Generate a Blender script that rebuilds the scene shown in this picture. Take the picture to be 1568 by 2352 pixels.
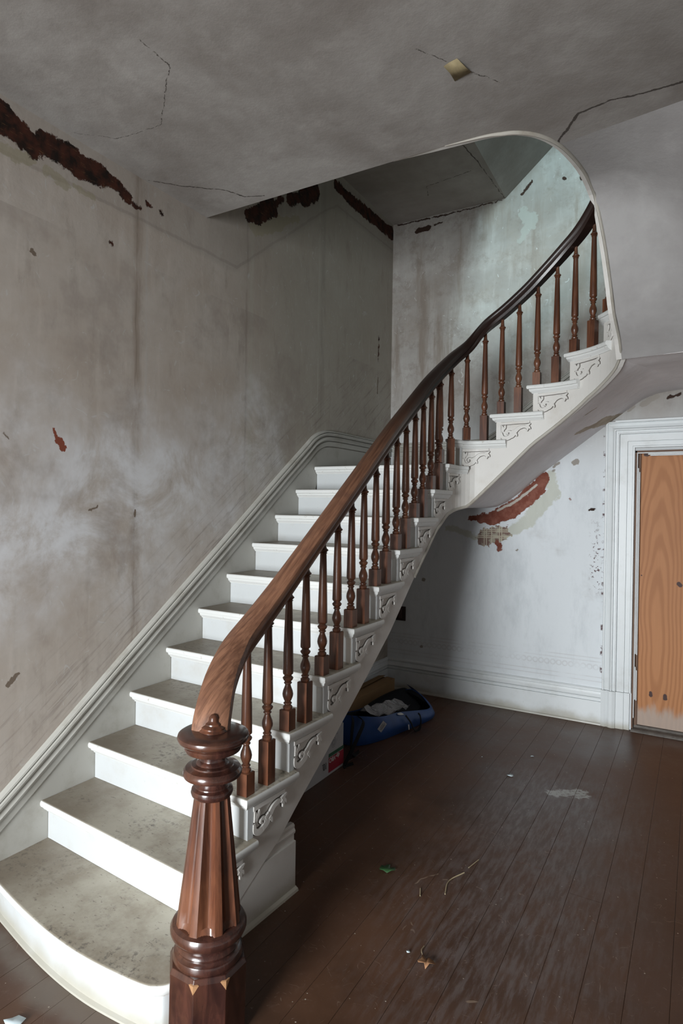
import bpy, bmesh, math, random
from mathutils import Vector, Matrix
from math import sin, cos, pi, sqrt
random.seed(7)
for o in list(bpy.data.objects): bpy.data.objects.remove(o)
SC = bpy.context.scene
COL = SC.collection
# ------------------------------------------------------------------ camera
cd = bpy.data.cameras.new('camera'); cam = bpy.data.objects.new('camera', cd); COL.objects.link(cam)
yaw, pitch, roll = 0.52776, -0.006643, 0.013991
fw = Vector((-sin(yaw)*cos(pitch), cos(yaw)*cos(pitch), sin(pitch)))
rt = Vector((cos(yaw), sin(yaw), 0)); up = rt.cross(fw)
r2 = cos(roll)*rt + sin(roll)*up; u2 = -sin(roll)*rt + cos(roll)*up
M = Matrix((r2, u2, -fw)).transposed().to_4x4(); M.translation = (2.5667, -1.2082, 1.7184)
cam.matrix_world = M
cd.sensor_fit = 'HORIZONTAL'; cd.sensor_width = 36; cd.lens = 1402.98/1568*36; cd.clip_start = .05
SC.camera = cam
# ------------------------------------------------------------------ world, lights, exposure
w = bpy.data.worlds.new('world'); SC.world = w; w.use_nodes = True
bg = w.node_tree.nodes['Background']; bg.inputs[0].default_value = (.72, .85, 1, 1); bg.inputs[1].default_value = 1.0
def area(name, loc, rot, sx, sy, e, col, spread=180):
    l = bpy.data.lights.new(name, 'AREA'); l.shape = 'RECTANGLE'; l.size = sx; l.size_y = sy; l.energy = e; l.color = col
    l.spread = math.radians(spread)
    o = bpy.data.objects.new(name, l); COL.objects.link(o); o.location = loc; o.rotation_euler = rot; return o
# daylight through the glazed front door behind the camera, and through the front window of the upper hall
area('front_door_daylight', (1.38, -4.3, 1.35), (math.radians(80), 0, 0), 1.5, 2.1, 222, (.94, .98, 1), 115)
area('upper_window_daylight', (2.45, -4.3, 4.95), (math.radians(82), 0, 0), 1.3, 1.5, 390, (.68, .94, 1), 120)
vs = SC.view_settings
vs.view_transform = 'Standard'; vs.look = 'None'; vs.gamma = 1; vs.use_curve_mapping = False; vs.exposure = 0.0

# ------------------------------------------------------------------ helpers
R = .185; D = 4.11; H = 3.445
def tag(o, label=None, cat=None, group=None, kind=None):
    if label: o['label'] = label
    if cat: o['category'] = cat
    if group: o['group'] = group
    if kind: o['kind'] = kind
    return o
def empty(name, loc, label, cat, group=None):
    o = bpy.data.objects.new(name, None); COL.objects.link(o); o.location = loc; o.empty_display_size = .1
    bpy.context.view_layer.update()
    return tag(o, label, cat, group)
class MB:
    def __init__(s): s.v = []; s.f = []; s.mi = []
    def add(s, vs, fs, m=0):
        b = len(s.v); s.v += [tuple(v) for v in vs]; s.f += [tuple(b+i for i in f) for f in fs]; s.mi += [m]*len(fs); return s
    def box(s, a, b, m=0):
        x0, y0, z0 = a; x1, y1, z1 = b
        return s.add([(x0,y0,z0),(x1,y0,z0),(x1,y1,z0),(x0,y1,z0),(x0,y0,z1),(x1,y0,z1),(x1,y1,z1),(x0,y1,z1)],
                     [(3,2,1,0),(4,5,6,7),(0,1,5,4),(1,2,6,5),(2,3,7,6),(3,0,4,7)], m)
    def loft(s, rings, closed=False, caps=False, m=0, loop=False):
        n = len(rings[0]); vs = [p for r in rings for p in r]; fs = []
        K = len(rings)
        for i in range(K if loop else K-1):
            i2 = (i+1) % K
            for j in range(n if closed else n-1):
                j2 = (j+1) % n
                fs.append((i*n+j, i*n+j2, i2*n+j2, i2*n+j))
        if caps and closed:
            fs.append(tuple(range(n))[::-1]); fs.append(tuple((K-1)*n+j for j in range(n)))
        return s.add(vs, fs, m)
    def prism(s, poly, z0, z1, m=0):
        n = len(poly)
        return s.add([(x,y,z0) for x,y in poly]+[(x,y,z1) for x,y in poly],
              [tuple(range(n))[::-1], tuple(range(n,2*n))]+[(i,(i+1)%n,n+(i+1)%n,n+i) for i in range(n)], m)
    def lathe(s, prof, c=(0,0,0), n=16, m=0):
        rings = [[(c[0]+r*cos(2*pi*j/n), c[1]+r*sin(2*pi*j/n), c[2]+z) for j in range(n)] for r, z in prof]
        return s.loft(rings, closed=True, caps=True, m=m)
    def build(s, name, mats, parent=None, smooth=0, bevel=0, seg=2, recalc=True, subsurf=0):
        me = bpy.data.meshes.new(name); me.from_pydata(s.v, [], s.f); me.update()
        if recalc or bevel:
            bm = bmesh.new(); bm.from_mesh(me)
            if recalc: bmesh.ops.recalc_face_normals(bm, faces=bm.faces)
            bm.to_mesh(me); bm.free()
        if not isinstance(mats, (list, tuple)): mats = [mats]
        for m in mats: me.materials.append(m)
        if len(mats) > 1: me.polygons.foreach_set('material_index', s.mi)
        if smooth:
            me.polygons.foreach_set('use_smooth', [True]*len(me.polygons))
            try: me.set_sharp_from_angle(angle=math.radians(smooth))
            except Exception: pass
        o = bpy.data.objects.new(name, me); COL.objects.link(o)
        if parent is not None:
            o.parent = parent; o.matrix_parent_inverse = parent.matrix_world.inverted()
        if bevel:
            b = o.modifiers.new('b', 'BEVEL'); b.width = bevel; b.segments = seg; b.limit_method = 'ANGLE'; b.angle_limit = math.radians(35)
        if subsurf:
            b = o.modifiers.new('s', 'SUBSURF'); b.levels = subsurf; b.render_levels = subsurf
        return o
def struct(o): o['kind'] = 'structure'; return o
def lerp(a, b, t): return a+(b-a)*t
def interp(x, pts):
    if x <= pts[0][0]: return pts[0][1]
    for (a, b), (c, d) in zip(pts, pts[1:]):
        if x <= c: return lerp(b, d, (x-a)/(c-a))
    return pts[-1][1]
def catmull(P, n):
    P = [Vector(p) for p in P]; out = []
    Q = [2*P[0]-P[1]]+P+[2*P[-1]-P[-2]]
    for i in range(1, len(Q)-2):
        a, b, c, d = Q[i-1:i+3]
        for k in range(n):
            t = k/n
            out.append(.5*((2*b)+(c-a)*t+(2*a-5*b+4*c-d)*t*t+(3*b-a-3*c+d)*t**3))
    out.append(P[-1]); return out
# ------------------------------------------------------------------ node helper
class NT:
    def __init__(s, name, rough=.6, spec=.5):
        s.m = bpy.data.materials.new(name); s.m.use_nodes = True; s.t = s.m.node_tree; s.n = s.t.nodes
        s.b = s.n['Principled BSDF']; s.b.inputs['Roughness'].default_value = rough; s.b.inputs['Specular IOR Level'].default_value = spec
        s.pos = s.n.new('ShaderNodeNewGeometry').outputs['Position']
    def L(s, a, inp):
        if hasattr(a, 'is_linked') or isinstance(a, bpy.types.NodeSocket): s.t.links.new(a, inp)
        elif a is not None:
            if isinstance(a, (tuple, list)) and len(a) == 3 and inp.type == 'RGBA': a = (*a, 1)
            inp.default_value = a
    def math(s, op, a, b=None, c=None, clamp=False):
        n = s.n.new('ShaderNodeMath'); n.operation = op; n.use_clamp = clamp
        for i, x in enumerate((a, b, c)):
            if x is not None: s.L(x, n.inputs[i])
        return n.outputs[0]
    def vm(s, op, a, b=None, c=None):
        n = s.n.new('ShaderNodeVectorMath'); n.operation = op
        s.L(a, n.inputs[0])
        if b is not None:
            if op == 'SCALE': s.L(b, n.inputs['Scale'])
            else: s.L(b, n.inputs[1])
        if c is not None: s.L(c, n.inputs[2])
        return n.outputs['Value'] if op in ('LENGTH', 'DOT_PRODUCT', 'DISTANCE') else n.outputs['Vector']
    def noise(s, scale, detail=4, rough=.55, stretch=None, vec=None, dist=0, color=False):
        v = vec or s.pos
        if stretch: v = s.vm('MULTIPLY', v, stretch)
        n = s.n.new('ShaderNodeTexNoise'); n.inputs['Scale'].default_value = scale; n.inputs['Detail'].default_value = detail
        n.inputs['Roughness'].default_value = rough; n.inputs['Distortion'].default_value = dist; s.L(v, n.inputs['Vector'])
        return n.outputs['Color' if color else 'Fac']
    def step(s, x, lo, hi):
        n = s.n.new('ShaderNodeMapRange'); n.interpolation_type = 'SMOOTHSTEP'; s.L(x, n.inputs[0]); n.inputs[1].default_value = lo; n.inputs[2].default_value = hi
        return n.outputs[0]
    def mix(s, f, a, b):
        n = s.n.new('ShaderNodeMix'); n.data_type = 'RGBA'; s.L(f, n.inputs[0]); s.L(a, n.inputs[6]); s.L(b, n.inputs[7]); return n.outputs[2]
    def sep(s, v=None):
        n = s.n.new('ShaderNodeSeparateXYZ'); s.L(v or s.pos, n.inputs[0]); return n.outputs
    def comb(s, x, y, z):
        n = s.n.new('ShaderNodeCombineXYZ'); s.L(x, n.inputs[0]); s.L(y, n.inputs[1]); s.L(z, n.inputs[2]); return n.outputs[0]
    def warp(s, scale, amt, detail=3, stretch=None):
        c = s.noise(scale, detail, .65, stretch=stretch, color=True)
        return s.vm('ADD', s.pos, s.vm('SCALE', s.vm('SUBTRACT', c, (.5, .5, .5)), amt))
    def caps(s, P, segs):
        """signed distance of point P (3D) to a union of capsules (a, b, width)"""
        d = None
        for a, b, wd in segs:
            a = Vector(a); b = Vector(b); ba = b-a
            if ba.length < 1e-6: ba = Vector((1e-4, 0, 0))
            pa = s.vm('SUBTRACT', P, tuple(a))
            h = s.math('DIVIDE', s.vm('DOT_PRODUCT', pa, tuple(ba)), ba.dot(ba), clamp=True)
            dd = s.math('SUBTRACT', s.vm('LENGTH', s.vm('SUBTRACT', pa, s.vm('SCALE', tuple(ba), h))), wd)
            d = dd if d is None else s.math('MINIMUM', d, dd)
        return d
    def bump(s, h, strength=.3, dist=.01):
        n = s.n.new('ShaderNodeBump'); n.inputs['Strength'].default_value = strength; n.inputs['Distance'].default_value = dist
        s.L(h, n.inputs['Height']); s.L(n.outputs[0], s.b.inputs['Normal']); return s
    def out(s, col, rough=None):
        s.L(col, s.b.inputs['Base Color'])
        if rough is not None: s.L(rough, s.b.inputs['Roughness'])
        return s.m
def poly_segs(pts, conv=lambda p: p):
    """list of (coords..., width) -> capsule segments"""
    out = []
    for a, b in zip(pts, pts[1:]): out.append((conv(a[:-1]), conv(b[:-1]), (a[-1]+b[-1])/2))
    return out
YZ = lambda p: (0, p[0], p[1])
XZ = lambda p: (p[0], D, p[1])
XY = lambda p: (p[0], p[1], H)

def plaster(name, c_lo, c_hi, warm, stretch=(1, 1, 1), k=1.0):
    """mottled old plaster base colour"""
    t = NT(name, .8, .25)
    big = t.noise(1.1, 5, .62, dist=.4); fine = t.noise(9, 6, .7); strk = t.noise(6, 4, .6, stretch=stretch)
    col = t.mix(t.step(big, .28, .72), c_lo, c_hi)
    col = t.mix(t.math('MULTIPLY', t.step(t.noise(2.3, 6, .72, dist=.4), .42, .78), .6), col, warm)
    col = t.mix(t.math('MULTIPLY', t.step(fine, .40, .75), .25*k), col, tuple(x*.80 for x in c_lo))
    col = t.mix(t.math('MULTIPLY', t.step(strk, .50, .80), .28*k), col, tuple(min(1, x*1.3) for x in c_hi))
    return t, col, fine
# ------------------------------------------------------------------ materials
# left wall: one plaster in two zones (the frieze zone with its peeling, the field below)
def left_base():
    t, col, fine = plaster('plaster_left', (.415, .356, .308), (.50, .455, .412), (.39, .32, .26), (.5, 3, .45))
    X, Y, Z = t.sep()
    col = t.mix(t.math('MULTIPLY', t.step(Y, 1.6, 2.5), .5), col, (.34, .325, .275))
    col = t.mix(t.math('MULTIPLY', t.step(t.noise(5.5, 6, .7, stretch=(1, 1.6, .55)), .52, .74), .45), col, (.255, .215, .18))
    col = t.mix(t.math('MULTIPLY', t.step(t.noise(17, 5, .7, stretch=(1, 1.5, .6)), .55, .75), .35), col, (.50, .485, .47))
    hair = t.noise(40, 2, .5, vec=t.vm('MULTIPLY', t.warp(1.7, .9), (1, .75, .16)))
    col = t.mix(t.math('MULTIPLY', t.step(hair, .66, .74), .55), col, (.52, .52, .51))
    wob = t.math('ADD', Y, t.math('MULTIPLY', t.math('SUBTRACT', t.noise(5, 2), .5), .03))
    brk_ = t.step(t.noise(3.5, 3, .6, stretch=(1, 6, 1)), .3, .6)
    for y0, wd, cc, a in ((1.03, .045, (.24, .185, .14), .62), (1.025, .008, (.17, .13, .10), .35), (1.09, .016, (.46, .45, .44), .35), (1.93, .016, (.22, .185, .15), .45), (1.975, .035, (.44, .43, .37), .45), (2.80, .012, (.48, .47, .42), .45), (2.86, .05, (.24, .225, .19), .35)):
        col = t.mix(t.math('MULTIPLY', t.math('MULTIPLY', t.step(t.math('ABSOLUTE', t.math('SUBTRACT', wob, y0)), wd, wd*.15), brk_), a), col, cc)
    return t, col, fine, Y, Z
t, col, fine, Y, Z = left_base()
Wp = t.warp(7, .03)
edge = t.caps(Wp, poly_segs([(-4, 3.18, .006), (.3, 3.21, .006), (1.83, 3.25, .006), (1.92, 3.32, .006), (2.8, 4.0, .006), (3.05, 4.17, .006), (4.1, 4.2, .006)], YZ))
col = t.mix(t.math('MULTIPLY', t.step(edge, .006, 0), .30), col, (.20, .17, .14))
topb = t.caps(Wp, poly_segs([(-4, 3.36, .15), (1.75, 3.36, .15), (1.95, 3.5, .15), (2.95, 4.27, .15), (4.1, 4.3, .12)], YZ))
col = t.mix(t.math('MULTIPLY', t.step(topb, .02, -.02), .28), col, (.27, .245, .22))
yel = t.caps(t.warp(14, .09), [((0, .2, 3.2), (0, .42, 3.23), .028), ((0, .50, 3.225), (0, .60, 3.2), .026), ((0, .66, 3.22), (0, .75, 3.215), .02), ((0, 2.0, 3.56), (0, 2.27, 3.71), .05), ((0, 2.27, 3.71), (0, 2.5, 3.84), .025)])
col = t.mix(t.math('MULTIPLY', t.step(yel, .004, -.004), .6), col, (.30, .27, .18))
Wb = t.vm('ADD', t.warp(9, .09, 6), t.vm('SCALE', t.vm('SUBTRACT', t.noise(34, 5, .75, color=True), (.5, .5, .5)), .05))
peel = t.caps(Wb, [((0, -.6, 3.35), (0, .31, 3.345), .066), ((0, .31, 3.35), (0, .43, 3.31), .062), ((0, .50, 3.345), (0, .64, 3.345), .058), ((0, .66, 3.325), (0, .80, 3.345), .058), ((0, .84, 3.345), (0, .96, 3.31), .036),
   ((0, 1.0, 3.30), (0, 1.04, 3.29), .014), ((0, 1.09, 3.335), (0, 1.10, 3.33), .016), ((0, 1.19, 3.33), (0, 1.2, 3.32), .012),
   ((0, 1.93, 3.62), (0, 2.02, 3.67), .040), ((0, 2.02, 3.66), (0, 2.18, 3.78), .066), ((0, 2.18, 3.78), (0, 2.30, 3.89), .026), ((0, 2.40, 3.93), (0, 2.56, 4.02), .045), ((0, 2.56, 4.02), (0, 2.72, 4.14), .066),
   ((0, 3.04, 4.33), (0, 3.24, 4.33), .045), ((0, 3.24, 4.32), (0, 3.5, 4.32), .055), ((0, 3.5, 4.33), (0, 4.08, 4.35), .058), ((0, 3.84, 3.30), (0, 3.84, 3.10), .012), ((0, .86, 3.04), (0, .87, 3.03), .012)])
pm = t.step(peel, .004, -.004)
pc = t.mix(t.step(t.noise(14, 5, .6), .35, .62), (.012, .007, .005), (.06, .018, .010))
pc = t.mix(t.step(t.noise(60, 3, .6, stretch=(1, .3, 2)), .6, .72), pc, (.12, .065, .03))
col = t.mix(pm, col, pc)
t.bump(t.math('SUBTRACT', t.math('MULTIPLY', fine, .4), pm), .5, .008)
M_LEFT_TOP = t.out(col)
t, col, fine, Y, Z = left_base()
pz = t.math('SUBTRACT', Z, t.math('MULTIPLY', Y, .74))
pale = t.caps(t.warp(1.5, 1.5, 5), [((0, .2, 1.6), (0, 1.2, 1.75), .36), ((0, 1.2, 1.75), (0, 2.1, 2.15), .14)])
col = t.mix(t.math('MULTIPLY', t.math('MULTIPLY', t.step(pale, .42, -.30), t.math('MULTIPLY', t.step(Z, 2.98, 2.7), t.step(t.noise(2.6, 6, .7, dist=.5), .30, .62))), .95), col, (.70, .705, .725))
col = t.mix(t.math('MULTIPLY', t.step(t.noise(1.9, 5, .7), .48, .68), .5), col, (.29, .245, .215))
dg = t.vm('MULTIPLY', t.comb(Z, t.math('ADD', t.math('MULTIPLY', Y, .8), t.math('MULTIPLY', Z, .6)), t.math('SUBTRACT', t.math('MULTIPLY', Z, .8), t.math('MULTIPLY', Y, .6))), (0, .8, 14))
col = t.mix(t.math('MULTIPLY', t.math('MULTIPLY', t.step(t.noise(3.2, 4, .7, vec=dg), .5, .72), t.step(pz, .75, .3)), .6), col, (.20, .165, .145))
red = t.caps(t.warp(30, .04), [((0, .555, 2.06), (0, .575, 2.02), .008), ((0, .58, 2.015), (0, .605, 1.985), .017)])
col = t.mix(t.step(red, .002, -.002), col, (.22, .06, .035))
spk = t.caps(t.warp(40, .03), [((0, .32, 2.02), (0, .34, 2.0), .004), ((0, .75, 1.69), (0, .80, 1.71), .005), ((0, .35, .93), (0, .39, .97), .012), ((0, 1.03, 1.69), (0, 1.03, 1.66), .006), ((0, .44, 2.84), (0, .45, 2.83), .012), ((0, 3.83, 2.92), (0, 3.82, 2.78), .008)])
col = t.mix(t.step(spk, .002, -.002), col, (.17, .13, .10))
t.bump(fine, .2, .004)
M_LEFT = t.out(col)

# back wall
t, col, fine = plaster('plaster_back', (.255, .232, .21), (.40, .385, .365), (.27, .225, .185), (3, .5, .35))
X, Y, Z = t.sep()
low = t.step(Z, 2.75, 1.9)
col = t.mix(t.math('MULTIPLY', low, t.step(t.noise(1.9, 5, .66), .05, .42)), col, (.70, .735, .76))
col = t.mix(t.math('MULTIPLY', t.math('MULTIPLY', t.step(t.noise(4.5, 6, .72, stretch=(1.4, 1, .5)), .45, .75), low), .55), col, (.50, .535, .56))
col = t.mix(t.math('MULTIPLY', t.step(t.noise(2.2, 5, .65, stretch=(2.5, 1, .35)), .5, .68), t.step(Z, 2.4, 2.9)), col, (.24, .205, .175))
# ghost of a scalloped paper border above the skirting
zz = t.math('SUBTRACT', Z, .455); xx = t.math('SUBTRACT', t.math('PINGPONG', X, .024), .0)
ring = t.math('ABSOLUTE', t.math('SUBTRACT', t.math('SQRT', t.math('ADD', t.math('MULTIPLY', xx, xx), t.math('MULTIPLY', zz, zz))), .019))
bm_ = t.math('MULTIPLY', t.step(ring, .008, .003), t.step(t.math('ABSOLUTE', zz), .03, .024))
for z0 in (.34, .375, .50, .53): bm_ = t.math('MAXIMUM', bm_, t.step(t.math('ABSOLUTE', t.math('SUBTRACT', Z, z0)), .006, .003))
col = t.mix(t.math('MULTIPLY', bm_, t.math('MULTIPLY', t.step(t.noise(5, 3), .35, .6), .35)), col, (.47, .46, .46))
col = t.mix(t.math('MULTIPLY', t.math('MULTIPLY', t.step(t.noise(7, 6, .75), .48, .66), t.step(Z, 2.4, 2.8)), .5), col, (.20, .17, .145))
olive = t.caps(t.warp(10, .14, 5), poly_segs([(1.10, 1.5, .03), (1.3, 1.62, .05), (1.52, 1.88, .06), (1.5, 2.0, .04)], XZ)+poly_segs([(.6, 1.55, .03), (.88, 1.48, .03)], XZ)+[((1.02, D, 1.50), (1.12, D, 1.5), .05)])
col = t.mix(t.math('MULTIPLY', t.step(olive, .01, -.01), .65), col, (.47, .48, .38))
# fretwork of an older printed paper beside the bare patch
inb = t.caps(t.pos, [((.93, D, 1.47), (1.09, D, 1.52), .07)])
fr = None
for ax, vals in ((X, (.935, .955, 1.0, 1.07, 1.09)), (Z, (1.53, 1.545, 1.49, 1.475))):
    for v in vals:
        d = t.step(t.math('ABSOLUTE', t.math('SUBTRACT', ax, v)), .005, .003); fr = d if fr is None else t.math('MAXIMUM', fr, d)
fbg = t.mix(t.step(t.noise(22, 3), .42, .55), (.36, .33, .26), (.20, .13, .11))
col = t.mix(t.step(t.math('ADD', inb, t.math('MULTIPLY', t.math('SUBTRACT', t.noise(25, 4), .5), .12)), .002, -.004), col, t.mix(t.math('MULTIPLY', fr, .8), fbg, (.56, .52, .40)))
Wb = t.vm('ADD', t.warp(8, .10, 6), t.vm('SCALE', t.vm('SUBTRACT', t.noise(26, 3, .6, color=True), (.5, .5, .5)), .035))
redp = t.caps(Wb, poly_segs([(.80, 1.645, .014), (.90, 1.645, .034), (1.02, 1.655, .066), (1.17, 1.715, .066), (1.31, 1.83, .072), (1.38, 1.90, .075), (1.43, 1.99, .03)], XZ)+[((1.055, D, 1.43), (1.075, D, 1.385), .028), ((1.65, D, 1.83), (1.66, D, 1.82), .006)])
rc = t.mix(t.step(t.noise(16, 5, .65), .35, .7), (.17, .05, .032), (.26, .105, .075))
rm = t.step(redp, .004, -.004)
col = t.mix(rm, col, rc)
lip = t.caps(t.warp(16, .03, 5), poly_segs([(1.05, 1.715, .006), (1.2, 1.79, .014), (1.38, 1.935, .006)], XZ))
col = t.mix(t.step(lip, .003, -.003), col, (.50, .47, .42))
tan = t.caps(t.warp(22, .035), [((1.68, D, 2.12), (1.70, D, 2.125), .022), ((1.52, D, 2.09), (1.56, D, 2.12), .012), ((1.51, D, 2.05), (1.52, D, 2.06), .008), ((2.18, D, 2.56), (2.28, D, 2.62), .02), ((2.08, D, 2.52), (2.12, D, 2.55), .012), ((1.22, D, 1.37), (1.23, D, 1.38), .008), ((.36, D, 1.06), (.37, D, 1.06), .014), ((.35, D, .43), (.36, D, .43), .012)])
col = t.mix(t.step(tan, .003, -.003), col, (.30, .275, .245))
gp = t.caps(t.warp(11, .13, 6), poly_segs([(1.23, 4.28, .05), (1.26, 4.22, .04)], XZ)+poly_segs([(1.32, 4.22, .05), (1.27, 4.12, .04), (1.22, 4.05, .01)], XZ))
col = t.mix(t.math('MULTIPLY', t.step(gp, .004, -.004), .8), col, (.33, .33, .30))
dk = t.caps(t.warp(18, .055, 5), [((.25, D, 4.33), (.36, D, 4.34), .026), ((.42, D, 4.355), (.5, D, 4.36), .008), ((1.22, D, 4.44), (1.30, D, 4.53), .014), ((1.56, D, 4.49), (1.57, D, 4.48), .016), ((1.70, D, 4.46), (1.71, D, 4.45), .016), ((1.95, D, 4.46), (1.96, D, 4.45), .014), ((2.36, D, 2.60), (2.44, D, 2.625), .012), ((2.2, D, 2.67), (2.3, D, 2.685), .010), ((1.80, D, 1.73), (1.84, D, 1.74), .01)]
      + poly_segs([(.05, 4.43, .008), (.6, 4.42, .006), (1.05, 4.43, .006)], XZ))
col = t.mix(t.step(dk, .003, -.003), col, (.035, .018, .012))
# dark flecks of flaking beside the door casing
near = t.math('MULTIPLY', t.step(t.math('ABSOLUTE', t.math('SUBTRACT', X, 1.865)), .07, .02), t.math('MULTIPLY', t.step(Z, 1.0, 1.2), t.step(Z, 1.75, 1.3)))
fl = t.math('MULTIPLY', t.step(t.noise(42, 3, .6), .575, .6), near)
seam = t.math('MULTIPLY', t.step(t.math('ABSOLUTE', t.math('SUBTRACT', X, 1.912)), .014, .004), t.step(t.noise(9, 4, .6, stretch=(1, 1, 1.3)), .52, .60))
col = t.mix(t.math('MAXIMUM', fl, t.math('MULTIPLY', seam, t.step(Z, 2.45, 2.35))), col, (.13, .085, .09))
hair = t.noise(34, 2, .5, vec=t.vm('MULTIPLY', t.warp(1.7, .9), (.7, 1, .2)))
col = t.mix(t.math('MULTIPLY', t.step(hair, .69, .76), .3), col, (.78, .79, .80))
t.bump(t.math('SUBTRACT', t.math('MULTIPLY', fine, .4), rm), .45, .008)
M_BACK = t.out(col)

# ceiling and soffits
def ceil_mat(name, cracks, *rest, **kw):
    tan = kw.pop('tan', None); return ceil_mat_(name, cracks, tan, *rest, **kw)
def ceil_mat_(name, cracks, tan, lo=(.225, .202, .184), hi=(.395, .378, .360)):
    t, col, fine = plaster(name, lo, hi, tuple(x*.98 for x in lo), (1, 1, 1), .9)
    if tan:
        d = t.caps(t.warp(9, .10, 5), tan)
        col = t.mix(t.math('MULTIPLY', t.step(d, .006, -.006), .9), col, t.mix(t.step(t.noise(12, 4), .35, .65), (.33, .25, .165), (.44, .36, .265)))
    if cracks:
        W = t.vm('ADD', t.pos, t.vm('SCALE', t.vm('SUBTRACT', t.noise(14, 5, .7, color=True), (.5, .5, .5)), .035))
        d = t.caps(W, cracks)
        col = t.mix(t.math('MULTIPLY', t.step(d, .0018, -.001), .9), col, (.05, .04, .034))
    t.bump(t.math('ADD', fine, t.math('MULTIPLY', t.noise(2.2, 3), 2)), .25, .01)
    return t.out(col)
M_CEIL = ceil_mat('plaster_ceiling', poly_segs([(.02, 1.08, .003), (.14, 1.21, .004), (.32, 1.36, .004), (.36, 1.46, .005), (.46, 1.5, .003)], XY)
   + poly_segs([(1.975, 1.77, .006), (2.09, 1.60, .006), (2.22, 1.57, .005), (2.35, 1.59, .005), (2.5, 1.59, .005), (3.3, 1.6, .004)], XY)
   + poly_segs([(.75, .37, .002), (.75, .52, .002), (.44, .77, .0015), (.18, .75, .0015), (.03, .61, .001)], XY) + poly_segs([(1.62, .9, .0015), (1.85, 1.25, .002)], XY))
M_SOFF = ceil_mat('plaster_soffit', [((2.15, 2.735, 2.635), (2.3, 2.76, 2.64), .006), ((2.3, 2.76, 2.64), (2.6, 2.74, 2.64), .004), ((2.6, 2.74, 2.64), (3.3, 2.76, 2.64), .004)], (.27, .255, .25), (.36, .35, .345))
M_SOFB = ceil_mat('plaster_soffit_bounce_lit', None, (.70, .665, .67), (.82, .79, .80), tan=[((1.78, 3.66, 2.31), (1.97, 3.98, 2.45), .035), ((1.90, 3.85, 2.40), (1.98, 4.1, 2.46), .07), ((1.88, 3.33, 2.39), (1.95, 3.36, 2.44), .012)])  # split from the other soffit plaster; paler tone stands in for floor bounce
M_SOFU = ceil_mat('plaster_upper_soffit', [((1.0, 3.1, 4.44), (1.04, 3.45, 4.44), .004), ((1.04, 3.45, 4.44), (1.07, 4.11, 4.44), .003), ((.5, 3.75, 4.44), (.55, 3.6, 4.44), .002), ((.55, 3.6, 4.44), (.95, 3.55, 4.44), .003)], (.26, .235, .21), (.38, .355, .33))

t, col, fine = plaster('plaster_darkened_unseen_walls', (.13, .115, .10), (.20, .185, .165), (.15, .12, .10)); M_OTHER = t.out(col)  # unseen right and front walls, coloured dark to cut bounce light
def flat(name, c, rough=.6, spec=.4, var=.2, sc=12):
    t = NT(name, rough, spec); n = t.noise(sc, 5, .6)
    return t.out(t.mix(t.math('MULTIPLY', t.step(n, .3, .75), var*2), c, tuple(x*.55 for x in c)))
# white stair paint and worn treads
def paint(name, c=(.52, .54, .545), grime=(.42, .39, .34), rough=.45, amt=.5):
    t = NT(name, rough, .4)
    g = t.step(t.noise(5, 6, .65), .48, .78); s = t.step(t.noise(48, 3, .6), .68, .76)
    col = t.mix(t.math('MULTIPLY', g, amt), c, grime)
    col = t.mix(t.math('MULTIPLY', s, .25), col, (.28, .24, .20))
    col = t.mix(t.math('MULTIPLY', t.step(t.math('ADD', t.sep()[2], t.math('MULTIPLY', t.math('SUBTRACT', t.noise(6, 4), .5), .10)), .085, .0), .8), col, (.36, .335, .27))
    t.bump(t.noise(30, 4), .08, .004)
    return t.out(col)
M_PAINT = paint('white_stair_paint')
M_STRING = paint('cream_string_paint', (.62, .60, .57), (.46, .41, .35), .5, .5)
M_GRIME_SHADE = flat('grime_and_recess_shade', (.10, .085, .075), .8, .1)  # grime line that also paints in the recess shadow round bracket ribs
M_BEAD = paint('dingy_bead_paint', (.40, .375, .33), (.25, .21, .16), .55, .8)
M_TRIM = paint('grey_white_trim_paint', (.70, .73, .74), (.44, .44, .41), .4, .4)
M_SKIRT = paint('cream_skirting_paint', (.43, .42, .385), (.27, .245, .20), .45, .7)
t = NT('worn_tread_paint', .5, .35)
nz = t.sep(t.n.new('ShaderNodeNewGeometry').outputs['Normal'])[2]
g1 = t.step(t.noise(3.0, 6, .68), .38, .66)
worn = t.mix(g1, (.44, .41, .34), (.28, .242, .185))
worn = t.mix(t.math('MULTIPLY', t.math('MULTIPLY', t.step(t.noise(38, 5, .75), .50, .62), t.step(t.noise(3.5, 4, .65), .46, .66)), .8), worn, (.085, .075, .067))
X, Y, Z = t.sep()
worn = t.mix(t.math('MULTIPLY', t.step(X, .55, .1), .6), worn, (.19, .155, .12))
worn = t.mix(t.math('MULTIPLY', t.step(t.noise(60, 3, .6, stretch=(.6, 1.4, 1)), .62, .70), .6), worn, (.12, .10, .085))
edge = t.mix(t.math('MULTIPLY', t.step(t.noise(34, 5, .75), .60, .70), .7), (.66, .665, .65), (.36, .31, .26))
col = t.mix(t.step(nz, .75, .97), edge, worn)
t.bump(t.noise(24, 4), .1, .004)
M_TREAD = t.out(col)

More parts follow.
